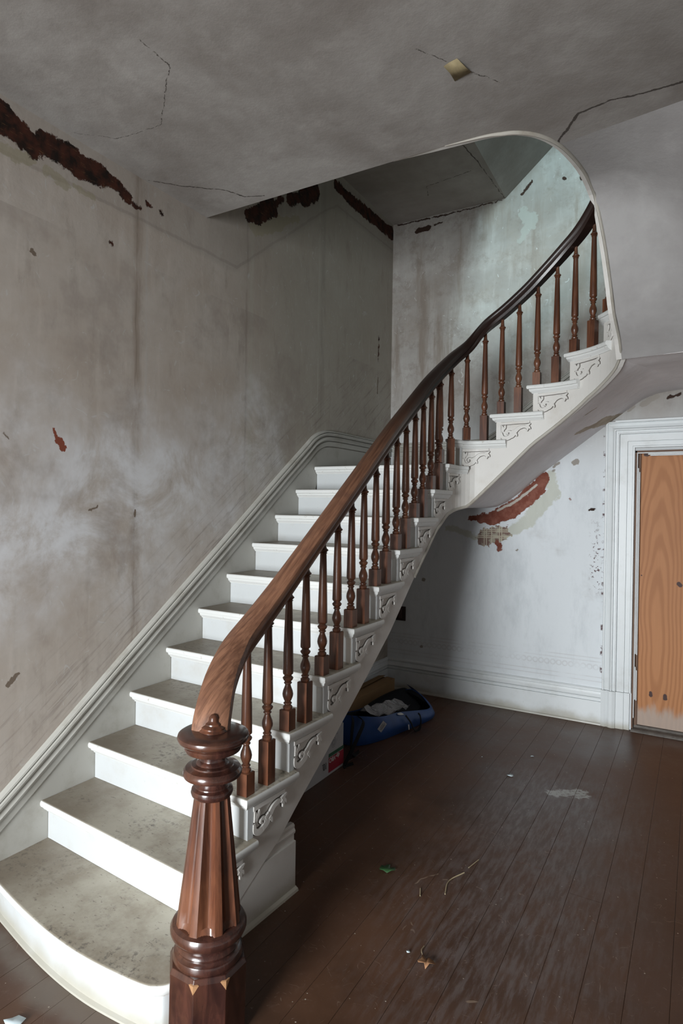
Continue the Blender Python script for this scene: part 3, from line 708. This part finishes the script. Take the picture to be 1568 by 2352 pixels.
# wall string on the left wall: plain board and moulding following the flight, level at the landing
cap = catmull([(0, -.3, .055), (0, .3, .46), (0, 1.0, .985), (0, 1.68, 1.488), (0, 2.30, 1.955), (0, 2.60, 2.175), (0, 2.73, 2.27), (0, 2.86, 2.322), (0, 3.0, 2.34), (0, 3.3, 2.345), (0, D, 2.345)], 6)
m = MB(); rings = []
for p in cap: rings.append([(0, p.y, max(0, p.z-.48 if p.y < 2.76 else lerp(p.z-.48, 2.0, min(1, (p.y-2.76)/.06)))), (.010, p.y, max(0, p.z-.48 if p.y < 2.76 else lerp(p.z-.48, 2.0, min(1, (p.y-2.76)/.06)))), (.010, p.y, max(.01, p.z-.136)), (0, p.y, max(.01, p.z-.136))])
m.loft(rings, closed=True, caps=True); m.build('wall_string', M_SKIRT, ST, smooth=30)
MOULD = [(0, 0), (.014, 0), (.018, .004), (.018, .038), (.004, .039), (.004, .043), (.026, .044), (.031, .056), (.024, .068), (.019, .078), (.005, .079), (.005, .083), (.030, .084), (.036, .096), (.034, .106), (.008, .107), (.008, .110), (.024, .112), (.022, .120), (.012, .128), (0, .130)]
def mould_on(pts, outv, scale=1):
    m = MB(); rings = []
    for i, p in enumerate(pts):
        d = (pts[min(i+1, len(pts)-1)]-pts[max(i-1, 0)]).normalized(); u = d.cross(outv); u = u if u.z > 0 else -u; u.normalize()
        rings.append([tuple(p+outv*a*scale+u*(b-.130)*scale) for a, b in MOULD])
    m.loft(rings); 
    for r in (rings[0], rings[-1]): m.add(r, [tuple(range(len(r)))])
    return m
mould_on(cap, Vector((1, 0, 0))).build('wall_moulding', M_SKIRT, ST, smooth=25)
capb = catmull([(0.034, D, 2.345), (.8, D, 2.345), (1.0, D, 2.40), (1.25, D, 2.60), (1.6, D, 2.86), (2.0, D, 3.13), (2.2, D, 3.22), (2.5, D, 3.25), (3.3, D, 3.25)], 6)
m = MB(); rings = [[(p.x, D-.010, p.z-.35), (p.x, D-.010, p.z-.10), (p.x, D, p.z-.10), (p.x, D, p.z-.35)] for p in capb]
m.loft(rings, closed=True, caps=True); m.build('wall_string', M_SKIRT, ST)
mould_on(capb, Vector((0, -1, 0))).build('wall_moulding', M_SKIRT, ST, smooth=25)

# ------------------------------------------------------------------ BALUSTRADE
BA = empty('balustrade', (1.03, .5, .37), 'brown wooden balustrade with a dark sweeping handrail and turned balusters', 'balustrade')
RC = [(1.184, .325, .945), (1.168, .355, 1.008), (1.142, .402, 1.056), (1.112, .462, 1.10), (1.082, .535, 1.143), (1.053, .625, 1.19), (1.036, .775, 1.272), (1.03, .95, 1.388), (1.03, 1.2, 1.573), (1.03, 1.6, 1.869), (1.03, 2.0, 2.165), (1.03, 2.3, 2.372), (1.032, 2.55, 2.545), (1.04, 2.74, 2.668), (1.065, 2.92, 2.79), (1.12, 3.06, 2.90), (1.22, 3.125, 3.038), (1.36, 3.14, 3.142), (1.5, 3.14, 3.25), (1.62, 3.13, 3.352), (1.76, 3.10, 3.47), (1.88, 3.05, 3.565), (1.98, 2.97, 3.665), (2.06, 2.87, 3.77), (2.11, 2.75, 3.88), (2.13, 2.6, 4.02)]
rail = catmull(RC, 6)
RP = [(-.030, -.034), (-.036, -.020), (-.030, -.010), (-.040, .000), (-.044, .012), (-.040, .024), (-.026, .032), (0, .035), (.026, .032), (.040, .024), (.044, .012), (.040, .000), (.030, -.010), (.036, -.020), (.030, -.034)]
m = MB(); rings = []
for i, p in enumerate(rail):
    d = (rail[min(i+1, len(rail)-1)]-rail[max(i-1, 0)]).normalized(); a = d.cross(Vector((0, 0, 1))).normalized(); u = a.cross(d).normalized()
    sc = lerp(1.5, 1.13, min(1, i/48))
    rings.append([tuple(p+a*x_*sc+u*y_*sc) for x_, y_ in RP])
m.loft(rings, closed=True, caps=True); m.build('handrail', M_RAIL, BA, smooth=40)
def rail_z(x, y):
    return min(rail, key=lambda q: (q.x-x)**2+(q.y-y)**2).z
def rail_zi(x, y):
    best = None
    for a, b in zip(rail, rail[1:]):
        ab = Vector((b.x-a.x, b.y-a.y)); t_ = max(0, min(1, Vector((x-a.x, y-a.y)).dot(ab)/ab.dot(ab))); q = a.lerp(b, t_)
        d_ = (q.x-x)**2+(q.y-y)**2
        if best is None or d_ < best[0]: best = (d_, q.z)
    return best[1]
def baluster(x, y, z, hb, ang):
    top = rail_zi(x, y)-.032
    m = MB(); a = .0255
    c, s_ = cos(ang), sin(ang)
    ring = lambda h, zz: [(x+c*u-s_*v, y+s_*u+c*v, zz) for u, v in ((-h, -h), (h, -h), (h, h), (-h, h))]
    m.loft([ring(a, z), ring(a, z+hb-.003), ring(a-.004, z+hb)], closed=True, caps=True)
    b = z+hb
    prof = [(.019, 0), (.021, .004), (.0215, .010), (.017, .015), (.013, .019), (.0185, .023), (.0185, .027), (.013, .031), (.017, .040), (.0225, .054), (.0240, .066), (.0215, .080), (.0160, .094), (.0125, .104), (.0125, .108), (.0175, .112), (.0175, .116), (.0135, .120), (.020, .127), (.0235, .134), (.0235, .138), (.017, .144), (.016, .148), (.0225, .154), (.0235, .160)]
    L = top-b
    ck = L-.075 if L > .5 else L-.06     # collar height
    prof += [(.0215, lerp(.16, ck, .3)), (.0180, lerp(.16, ck, .7)), (.0155, ck-.016), (.0150, ck-.012), (.0190, ck-.008), (.0160, ck-.003), (.0235, ck+.004), (.0235, ck+.008), (.0170, ck+.014), (.0130, ck+.024), (.0110, lerp(ck, L, .7)), (.0105, L+.02)]
    m.lathe(prof, (x, y, b), 12)
    return m.build('baluster', M_BAL, BA, smooth=45)
for k in range(2, 11):
    yy = yR(k)-NOSE+.045
    for j in (0, 1):
        if k == 2 and j == 0: continue
        s_ = s_of_y(yy+j*.128); p, nn = S(s_)
        q = p-nn*.010
        baluster(q.x, q.y, k*R, .092 if j == 0 else .184, 0)
for (x, y, k, j) in ((1.045, 2.715, 11, 0), (1.052, 2.905, 11, 1), (1.115, 3.055, 12, 0), (1.218, 3.145, 12, 1), (1.338, 3.155, 13, 0), (1.458, 3.155, 13, 1), (1.585, 3.152, 14, 0), (1.715, 3.138, 14, 1), (1.838, 3.10, 15, 0), (1.96, 3.037, 15, 1), (2.065, 2.935, 16, 0), (2.15, 2.76, 16, 1)):
    ang = 0 if y < 2.9 else (.5 if x < 1.2 else (0 if x < 1.6 else -(x-1.6)*1.1))
    baluster(x, y, k*R, .092 if j == 0 else .184, ang)

# ------------------------------------------------------------------ NEWEL POST
NP = empty('newel_post', (1.186, .318, 0), 'dark varnished newel post with a fluted shaft and mushroom cap at the stair foot', 'newel post')
ncx, ncy = 1.186, .318
def octring(a, z, n=8, ph=pi/8): return [(ncx+a/cos(pi/8)*cos(2*pi*i/n+ph), ncy+a/cos(pi/8)*sin(2*pi*i/n+ph), z) for i in range(n)]
m = MB(); m.loft([octring(.121, 0), octring(.121, .228), octring(.114, .244)], closed=True, caps=True)
m.build('block', M_NDARK, NP, bevel=.002)
m = MB(); m.lathe([(.108, .238), (.113, .246), (.115, .256), (.110, .268), (.101, .272), (.098, .276), (.101, .280), (.104, .288), (.099, .298), (.093, .302), (.095, .306), (.105, .312), (.118, .322), (.1235, .334), (.1235, .346), (.117, .357), (.104, .362), (.10, .363)], (ncx, ncy, 0), 48)
m.build('base_mouldings', M_NDARK, NP, smooth=35)
m = MB(); rings = []
NFL = 8
for i in range(13):
    t_ = i/12; z = lerp(.343, .772, t_); rr_ = lerp(.108, .058, t_)
    dep = lerp(.026, .015, t_) * (min(1, (t_)/.04) if t_ < .04 else 1)
    ring = []
    for j in range(NFL*10):
        u = (j % 10)/10; ang = 2*pi*j/(NFL*10)+math.radians(7.8)
        f_ = 0 if u < .34 else sin(pi*(u-.34)/.66)**.8
        r_ = rr_ - dep*f_
        ring.append((ncx+r_*cos(ang), ncy+r_*sin(ang), z-(.012*(1-f_) if i == 0 else 0)))
    rings.append(ring)
m.loft(rings, closed=True, caps=True); m.build('fluted_shaft', M_NEWEL, NP, smooth=28)
m = MB(); m.lathe([(.060, .768), (.066, .774), (.069, .784), (.066, .794), (.056, .800), (.055, .803), (.058, .806), (.050, .814), (.048, .822), (.056, .828), (.082, .832), (.093, .838), (.096, .846), (.094, .856), (.088, .864), (.074, .868), (.070, .870), (.068, .874), (.054, .877), (.051, .882), (.043, .888), (.041, .900), (.044, .908), (.052, .914)], (ncx, ncy, 0), 48)
m.build('collar_rings', M_NDARK, NP, smooth=35)
m = MB(); m.lathe([(.045, .912), (.078, .915), (.090, .921), (.095, .931), (.096, .939), (.091, .943), (.093, .946), (.106, .949), (.114, .956), (.1165, .964), (.114, .972), (.106, .977), (.080, .980), (.045, .983), (.02, .983)], (ncx, ncy, 0), 48)
m.build('cap', M_NDARK, NP, smooth=35)
m = MB(); m.lathe([(.047, .979), (.047, .984), (.042, .988), (.040, .990), (.040, .994), (.033, .999), (.028, 1.002), (.027, 1.006), (.020, 1.011), (.017, 1.016), (.016, 1.024), (.010, 1.032), (.003, 1.035)], (ncx, ncy, 0), 32)
m.build('finial', M_NEWEL, NP, smooth=35)
for z in (0,):  # chipped corners of the block where bare wood shows
    for i in (6, 7):
        ang = 2*pi*i/8+pi/8
        cx_, cy_ = ncx+.122/cos(pi/8)*cos(ang), ncy+.122/cos(pi/8)*sin(ang)
        tx, ty = -sin(ang), cos(ang)
        rr_ = Vector((cos(ang), sin(ang), 0)); tt = Vector((tx, ty, 0)); base = Vector((cx_, cy_, .231))
        m = MB(); m.add([base+tt*.017-rr_*.0062, base-tt*.017-rr_*.0062, base-Vector((0, 0, .028))+rr_*.0006, base-rr_*.010+Vector((0, 0, .004)), base+rr_*.0010],
                        [(0, 4, 2), (4, 1, 2), (0, 3, 4), (3, 1, 4), (0, 2, 3), (1, 3, 2)])
        tag(m.build('chipped_corner', flat('bare_chipped_wood', (.34, .18, .085), .7), NP), 'pale bare wood where the corner is chipped')
NP.rotation_euler = (Vector((-.5, .86, 0)).x*.016*0, .016, 0)

# ------------------------------------------------------------------ baseboards, door
BP = [(0, 0), (.020, 0), (.020, .185), (.005, .186), (.005, .190), (.014, .191), (.014, .212), (.004, .213), (.004, .216), (.022, .218), (.025, .226), (.016, .245), (.011, .262), (.004, .263), (.004, .266), (.019, .268), (.019, .282), (.008, .290), (0, .292)]
def baseboard(name, a, b, outv, shoe=True):
    m = MB(); a = Vector(a); b = Vector(b); outv = Vector(outv)
    m.loft([[tuple(p+outv*o_+Vector((0, 0, z_))) for o_, z_ in BP] for p in (a, b)])
    o = struct(m.build(name, M_TRIM))
    m = MB(); m.loft([[tuple(p+outv*.0205), tuple(p+outv*.034), tuple(p+outv*.031+Vector((0, 0, .010))), tuple(p+outv*.0205+Vector((0, 0, .018)))] for p in (a, b)], closed=True, caps=True)
    m.build('shoe_moulding', M_TRIM, o)
baseboard('baseboard_back', (0, D, 0), (1.925, D, 0), (0, -1, 0))
baseboard('baseboard_left', (0, 2.2, 0), (0, D, 0), (1, 0, 0))
baseboard('baseboard_right', (3.3, -4.2, 0), (3.3, D, 0), (-1, 0, 0))
# door 1: casing, plinth, jamb, threshold, plywood
d1 = struct(MB().box((DX0-.02, D+.055, .03), (DX1+.02, D+.068, DZ+.02)).build('door_1', M_PLY))
CP = [(0, 0), (0, .030), (.006, .036), (.014, .036), (.015, .020), (.018, .020), (.020, .026), (.034, .022), (.052, .028), (.066, .046), (.074, .046), (.075, .022), (.079, .022), (.080, .034), (.092, .034), (.096, .040), (.102, .040), (.103, .012), (.107, .012), (.108, .026), (.160, .026), (.161, .008), (.164, .008), (.165, .018), (.196, .018), (.197, .008), (.200, .008), (.201, .030), (.212, .030), (.214, 0)]
CX = 1.922; CT = 2.435
ringsL = []
for z in (.30,): pass
m = MB()
# left leg mitred with the head; profile runs inward from the outer edge
def casing(prof, x_out, x_out2, ztop, z0):
    mm = MB()
    rL0 = [(x_out+a, D-b, z0) for a, b in prof]; rL1 = [(x_out+a, D-b, ztop-a) for a, b in prof]
    rR1 = [(x_out2-a, D-b, ztop-a) for a, b in prof]; rR0 = [(x_out2-a, D-b, z0) for a, b in prof]
    mm.loft([rL0, rL1]); m2 = MB().loft([rL1, rR1]); m3 = MB().loft([rR1, rR0]); return mm, m2, m3
XO2 = DX1+(DX0-CX)
for nm, mm in zip(('jamb_casing', 'head_casing', 'jamb_casing'), casing(CP, CX, XO2, CT, .292)):
    mm.build(nm, M_TRIM, d1)
m = MB()
for x0, sg in ((CX-.006, 1), (XO2+.006, -1)):
    m = MB(); pr = [(0, 0), (0, .034), (.028, .042), (.045, .034), (.062, .046), (.084, .050), (.106, .040), (.11, .032), (.165, .032), (.168, .024), (.208, .024), (.21, 0)]
    m.loft([[(x0+sg*a, D-b, 0) for a, b in pr], [(x0+sg*a, D-b, .29) for a, b in pr]])
    m.add([(x0+sg*a, D-b, .29) for a, b in pr], [tuple(range(len(pr)))])
    m.build('plinth_block', M_TRIM, d1)
# cornice cap over the head
m = MB(); m.box((CX+.07, D-.055, CT-.012), (XO2+.02, D, CT+.006)); m.build('head_cap', M_TRIM, d1, bevel=.004)
# jamb linings with a pale stop bead that has broken away in places
for x0, sg in ((DX0-.012, 1), (DX1+.012, -1)):
    def bx(a, b, y0, y1, z0, z1): return MB().box((min(x0+sg*a, x0+sg*b), y0, z0), (max(x0+sg*a, x0+sg*b), y1, z1))
    bx(0, .012, D-.02, D+.08, 0.02, DZ+.012).build('jamb', M_BARE, d1)
    bx(.010, .018, D-.016, D+.004, .10, DZ+.004).build('stop_bead', M_TRIM, d1, bevel=.002)
    for za, zb in ((.24, .50), (.60, DZ-.12)) if sg > 0 else ((.05, DZ),):
        bx(.0175, .026, D+.000, D+.018, za, zb).build('stop_bead', M_TRIM, d1, bevel=.003)
        bx(.026, .034, D+.016, D+.030, za-.01, zb-.03).build('stop_bead', M_TRIM, d1, bevel=.003)
    bx(.012, .036, D+.030, D+.05, .03, DZ).build('stop', M_BARE, d1)
MB().box((DX0-.012, D-.02, DZ), (DX1+.012, D+.08, DZ+.014)).build('head_jamb', M_BARE, d1)
MB().box((DX0, D-.016, DZ-.008), (DX1, D+.004, DZ)).build('stop_bead', M_TRIM, d1, bevel=.002)
MB().box((DX0+.075, D+.0, DZ-.018), (DX1, D+.018, DZ-.0085)).build('stop_bead', M_TRIM, d1, bevel=.002)
MB().box((DX0+.09, D+.016, DZ-.026), (DX1, D+.030, DZ-.0185)).build('stop_bead', M_TRIM, d1, bevel=.002)
m = MB(); xa, xb = DX0-.012, DX1+.012
m.loft([[(x_, D-.05, -.0), (x_, D-.05, .010), (x_, D-.036, .018), (x_, D+.02, .020), (x_, D+.03, .034), (x_, D+.11, .036), (x_, D+.11, 0)] for x_ in (xa, xb)], closed=True, caps=True)
m.build('threshold', M_SILL, d1)

# ------------------------------------------------------------------ things under the stair
# long brown carton against the left wall
CB = empty('cardboard_box', (.12, 3.45, 0), 'long flat brown cardboard box against the wall behind the blue bag', 'box')
m = MB(); m.box((.04, 2.95, .001), (.205, 3.85, .170)); m.build('carton', M_CARD, CB, bevel=.003)
m = MB()
m.add([(.205, 2.95, .1705), (.205, 3.85, .1705), (.125, 3.85, .177), (.125, 2.95, .177)], [(0,1,2,3)])
m.add([(.04, 2.95, .1705), (.04, 3.85, .1705), (.115, 3.84, .188), (.115, 2.96, .186)], [(0,1,2,3)])
o = m.build('flap', M_CARD, CB); sd = o.modifiers.new('s', 'SOLIDIFY'); sd.thickness = .003
# white printed carton
WB = empty('printed_carton', (.45, 2.1, 0), 'white printed carton lying upside down with a red block and number 10', 'box')
m = MB(); fx = .548
rp = .02
pl = [(.22, 1.86), (fx, 1.86), (fx, 2.335-rp)]+[(fx-rp+rp*cos(a), 2.335-rp+rp*sin(a)) for a in (pi/6, pi/3, pi/2)]+[(.22, 2.335)]
m.prism(pl, .001, .285); m.build('carton', M_WBOX, WB, bevel=.002)
def panel(name, y0, y1, z0, z1, mat, d=.0012):
    m = MB(); m.box((fx+.0001, y0, z0), (fx+d, y1, z1)); return m.build(name, mat, WB)
panel('red_label', 2.135, 2.325, .018, .112, M_RED); panel('green_label', 2.135, 2.325, .116, .138, M_GREEN)
def text(body, y, z, size, mat, parent, name, rot=pi, sx=1, bold=0, x=None):
    cu = bpy.data.curves.new(name, 'FONT'); cu.body = body; cu.size = size; cu.extrude = .0004; cu.align_x = 'CENTER'; cu.align_y = 'CENTER'; cu.offset = bold
    o = bpy.data.objects.new(name, cu); COL.objects.link(o); dg_ = bpy.context.evaluated_depsgraph_get()
    me = bpy.data.meshes.new_from_object(o.evaluated_get(dg_)); bpy.data.objects.remove(o)
    me.materials.clear(); me.materials.append(mat)
    o = bpy.data.objects.new(name, me); COL.objects.link(o)
    # text plane YZ facing +X, turned upside down
    Mx = Matrix(((0, 0, 1, (x if x is not None else fx+.0016)), (1, 0, 0, y), (0, 1, 0, z), (0, 0, 0, 1))) @ Matrix.Rotation(rot, 4, 'Z') @ Matrix.Diagonal((sx, 1, 1, 1))
    o.parent = parent; o.matrix_parent_inverse = parent.matrix_world.inverted(); o.matrix_world = Mx
    return o
text('10.', 2.085, .078, .062, M_BLACK, WB, 'number_print', sx=.75)
text('dp-VBO', 2.205, .094, .040, M_WHITE, WB, 'label_lettering', sx=1.0, bold=.0008)
# line drawing printed on the carton
m = MB()
def ring2(cy_, cz_, r, wd, a0=0, a1=2*pi, sy=1):
    n_ = 22; rings = [[(fx+.0011, cy_+(r-wd)*sy*cos(a0+(a1-a0)*i/n_), cz_+(r-wd)*sin(a0+(a1-a0)*i/n_)), (fx+.0011, cy_+(r+wd)*sy*cos(a0+(a1-a0)*i/n_), cz_+(r+wd)*sin(a0+(a1-a0)*i/n_))] for i in range(n_+1)]
    m.loft(rings)
for r_ in (.010, .016, .021, .030): ring2(2.195, .195, r_, .0008)
ring2(2.222, .225, .040, .001, -.9, 1.2, .6); ring2(2.24, .262, .022, .001, 2, 5)
m.build('line_drawing', flat('grey_print', (.10, .10, .12), .6), WB, recalc=False)

# blue bag lying open
BG = empty('blue_bag', (.42, 3.1, 0), 'open blue nylon bag with black lining lying on the floor under the stair', 'bag')
base = [(.30, 2.62), (.48, 2.66), (.575, 2.85), (.625, 3.05), (.685, 3.30), (.715, 3.50), (.66, 3.62), (.48, 3.70), (.36, 3.62), (.28, 3.35), (.25, 3.0), (.26, 2.75)]
hts = [.20, .205, .165, .150, .115, .085, .095, .17, .14, .125, .13, .17]
bow = [.01, .02, .03, .03, .03, .02, .0, -.06, -.02, 0, 0, 0]
cxy = Vector((.46, 3.15))
def bag_ring(f, z0=0, inset=0, hs=1):
    P = []
    for (x_, y_), h_, b_ in zip(base, hts, bow):
        v = Vector((x_, y_)); d = (v-cxy).normalized()
        q = v + d*(b_*sin(pi*min(1, f)*.9)*1.2 - inset - .045*f*f)
        P.append(Vector((q.x, q.y, z0+h_*f*hs)))
    P = P+[P[0]]
    return [tuple(v) for v in catmull(P, 3)[:-1]]
def crumple(rings, amp):
    out = []
    for i, r_ in enumerate(rings):
        out.append([(a+random.uniform(-amp, amp), b+random.uniform(-amp, amp), max(.002, c+random.uniform(-amp, amp)*.8)) for a, b, c in r_])
    return out
outer = [bag_ring(f, .003) for f in (0, .12, .4, .7, .9, 1.0)]
outer = [outer[0]]+crumple(outer[1:-1], .009)+[outer[-1]]
m = MB(); m.loft(outer, closed=True); m.add(outer[0], [tuple(range(len(outer[0])))])
o = m.build('shell', M_BLUE, BG, smooth=60, subsurf=1)
inner = [bag_ring(f, .016, .030) for f in (1.0, .8, .5, .2)]; inner[0] = bag_ring(1.0, -.004, .006)
m = MB(); m.loft([inner[0]]+crumple(inner[1:], .003), closed=True); m.add(inner[-1], [tuple(range(len(inner[-1])))]); m.build('lining', M_LINING, BG, smooth=60)
# dark folded mouth lying back towards the carton, and the blue end flap standing up behind
def sheet(rows, name, mat, parent, th=.004, sub=2):
    m = MB(); m.loft(rows); o = m.build(name, mat, parent, smooth=60)
    s2 = o.modifiers.new('s', 'SOLIDIFY'); s2.thickness = th
    s3 = o.modifiers.new('u', 'SUBSURF'); s3.levels = sub; s3.render_levels = sub; return o
sheet([[(.29, 2.95, .125), (.27, 3.20, .13), (.29, 3.45, .15), (.36, 3.68, .16)], [(.36, 2.98, .150), (.36, 3.22, .165), (.38, 3.46, .19), (.42, 3.66, .175)], [(.42, 3.02, .10), (.46, 3.25, .10), (.50, 3.45, .10), (.52, 3.60, .10)], [(.46, 3.06, .06), (.54, 3.28, .06), (.60, 3.44, .06), (.62, 3.52, .07)]], 'mouth_fold', M_LINING, BG)
sheet([[(.34, 3.74, .185), (.40, 3.76, .15), (.47, 3.74, .06)], [(.46, 3.69, .17), (.52, 3.71, .12), (.58, 3.70, .03)], [(.60, 3.60, .12), (.66, 3.62, .09), (.70, 3.60, .02)], [(.70, 3.50, .085), (.72, 3.51, .06), (.735, 3.50, .015)]], 'end_flap', M_BLUE, BG)
def strap(pts, wd, name, parent=BG, mat=M_STRAP):
    c = catmull(pts, 6); m = MB(); rings = []
    for i, p in enumerate(c):
        d = (c[min(i+1, len(c)-1)]-c[max(i-1, 0)]).normalized(); a = d.cross(Vector((.85, .1, .5))).normalized()*wd
        b = a.cross(d).normalized()*.0018
        rings.append([tuple(p+a+b), tuple(p-a+b), tuple(p-a-b), tuple(p+a-b)])
    m.loft(rings, closed=True, caps=True); return m.build(name, mat, parent)
strap([(.46, 2.68, .21), (.54, 2.62, .20), (.575, 2.48, .15), (.580, 2.36, .07), (.575, 2.29, .012), (.585, 2.33, .004), (.60, 2.37, .004)], .014, 'carry_strap')
strap([(.43, 2.66, .205), (.50, 2.54, .215), (.535, 2.46, .16), (.545, 2.44, .06), (.545, 2.50, .006), (.53, 2.58, .004)], .014, 'carry_strap')
strap([(.655, 3.09, .135), (.690, 3.10, .09), (.705, 3.12, .045), (.715, 3.15, .008), (.725, 3.20, .010), (.722, 3.235, .05), (.715, 3.235, .10), (.70, 3.23, .12)], .010, 'handle')
def tagquad(c, u, v, name, mat, th=.0012, parent=BG):
    c, u, v = Vector(c), Vector(u), Vector(v); n_ = u.cross(v).normalized()*th
    m = MB(); q = [c-u-v, c+u-v, c+u+v, c-u+v]; q += [p+n_ for p in q]
    m.add(q, [(0,1,2,3), (4,5,6,7), (0,1,5,4), (1,2,6,5), (2,3,7,6), (3,0,4,7)]); return m.build(name, mat, parent)
tagquad((.600, 2.80, .125), (.013, .020, .028), (.004, .022, -.018), 'paper_tag', M_TAGW)
for i in range(3): tagquad(Vector((.602, 2.80, .1255))+Vector((.004, .022, -.018))*(.45-.45*i), Vector((.013, .020, .028))*(.65, .8, .5)[i], Vector((.004, .022, -.018))*.04, 'tag_print', flat('tag_ink', (.10, .10, .12), .6), .0018)
tagquad((.690, 3.075, .055), (.002, .005, .0), (-.004, .004, .018), 'side_label', M_TAGW)
sheet([[(.615, 3.05, .135), (.60, 3.03, .155)], [(.63, 3.12, .125), (.605, 3.10, .15)], [(.645, 3.22, .105), (.62, 3.20, .12)]], 'paper_sheet', M_TAGW, BG, .001, 1)
# crumpled clear plastic wrap in the bag
PW = empty('plastic_wrap', (.45, 3.05, .16), 'crumpled clear plastic wrap lying on top of the open blue bag', 'plastic wrap')
rows = []
for i in range(12):
    row = []
    for j in range(6):
        t_ = i/11; y_ = lerp(2.80, 3.32, t_); x_ = lerp(.42, .56, j/5)+.04*t_
        row.append((x_+random.uniform(-.012, .012), y_+random.uniform(-.012, .012), lerp(.21, .145, t_)+.03*sin(j*1.25)+random.uniform(-.018, .018)))
    rows.append(row)
m = MB(); m.loft(rows); m.build('film', M_WRAP, PW)

# ------------------------------------------------------------------ litter on the floor
def leaf(name, c, pts, mat, label, lift, cat='leaf', th=.0008, stem=None):
    m = MB(); n_ = len(pts); vs = [(c[0], c[1], .004+lift*.4)]
    for i, (a, b) in enumerate(pts): vs.append((c[0]+a, c[1]+b, .0025+abs(lift*sin(i*1.9+.5))))
    m.add(vs, [(0, 1+i, 1+(i+1) % n_) for i in range(n_)])
    o = m.build(name, mat, None, smooth=80); s2 = o.modifiers.new('s', 'SOLIDIFY'); s2.thickness = th
    tag(o, label, cat)
    if stem:
        mm = MB(); c2 = catmull([(*p,) for p in stem], 4); rings = []
        for p in c2: rings.append([(p.x+.0016*cos(a), p.y+.0016*sin(a)*.6, p.z+.0016*sin(a)) for a in (0, 1.57, 3.14, 4.71)])
        mm.loft(rings, closed=True, caps=True); mm.build('stalk', M_STALK, o)
    return o
leaf('leaf', (1.32, 1.405), [(-.034, -.012), (-.028, -.020), (-.008, -.022), (.010, -.020), (.026, -.004), (.036, .012), (.030, .030), (.016, .020), (.006, .022), (.0, .036), (-.014, .036), (-.020, .018), (-.034, .012)], M_LEAFG, 'small green lobed leaf on the brown floorboards', .010)
leaf('leaf', (1.71, .945), [(-.034, -.008), (-.026, -.020), (-.004, -.016), (.006, -.028), (.016, -.010), (.036, .006), (.022, .016), (.002, .018), (-.014, .026), (-.026, .020), (-.024, .006)], M_LEAFB, 'curled dry brown leaf on the floor near the newel', .016,
     stem=[(1.69, .965, .004), (1.675, .985, .004), (1.665, 1.005, .004), (1.665, 1.03, .003)])
def chip(c, r, mat, label, n_=6, cat='paint chip', lift=.004, name='paint_chip', el=1.0):
    pts = []
    for i in range(n_):
        a = 2*pi*i/n_; q = r*random.uniform(.6, 1.15); pts.append((q*cos(a)*el, q*sin(a)))
    return leaf(name, c, pts, mat, label, lift, cat, .0012)
chip((1.548, 2.754), .022, M_CHIP, 'largest pale blue paint chip lying before the scuffed white patch', 6, lift=.006)
chip((1.595, 3.15), .013, M_CHIP, 'small white paint chip nearest the back wall baseboard', 5)
chip((1.625, .968), .008, M_CHIP, 'round white crumb beside the dry brown leaf', 7)
chip((1.30, 2.95), .006, M_CHIP, 'tiny white crumb on floor beyond the blue bag', 5)
chip((.642, -.01), .035, M_CHIP, 'torn white paper scrap in front of the bowed bottom step', 7, 'paper scrap', .010, 'paper_scrap')
def stalk(pts, r, label):
    m = MB(); rings = []
    for p in catmull(pts, 4): rings.append([(p.x+r*cos(a), p.y+r*.6*sin(a), p.z+r*sin(a)) for a in (0, 1.57, 3.14, 4.71)])
    m.loft(rings, closed=True, caps=True); return tag(m.build('straw', M_STALK, None), label, 'straw')
def fl(px): pass
stalk([(1.64, 1.58, .003), (1.60, 1.48, .003), (1.62, 1.38, .003)], .0026, 'pale dry stalk on the floor right of the green leaf')
stalk([(1.665, 1.72, .003), (1.645, 1.63, .003)], .0022, 'short dry straw at the dusty middle of floor')
stalk([(1.51, 1.36, .003), (1.53, 1.31, .003)], .0022, 'tiny dry straw just beside the green leaf')
# paper scrap stuck to the ceiling
m = MB(); m.loft([[(1.685, 1.045, H-.001), (1.71, 1.035, H-.002), (1.745, 1.03, H-.001)], [(1.695, 1.09, H-.003), (1.73, 1.085, H-.008), (1.765, 1.075, H-.014)], [(1.695, 1.145, H-.001), (1.735, 1.13, H-.004), (1.772, 1.12, H-.006)]])
o = m.build('paper_scrap', M_PAPER, None, smooth=60); s2 = o.modifiers.new('s', 'SOLIDIFY'); s2.thickness = .001
tag(o, 'torn tan paper scrap stuck to the ceiling near the crack', 'paper scrap')
# empty recessed box in the back wall, half hidden by the string
m = MB(); m.box((.09, D-.012, .655), (.188, D+.01, .79)); 
o = m.build('outlet_plate', flat('dark_brown_plate', (.03, .014, .012), .4), None, bevel=.003); tag(o, 'dark brown outlet plate on back wall behind the string', 'outlet')
m = MB(); m.box((.12, D-.016, .68), (.155, D-.011, .765)); m.build('socket', flat('brown_socket', (.07, .04, .035), .4), o)
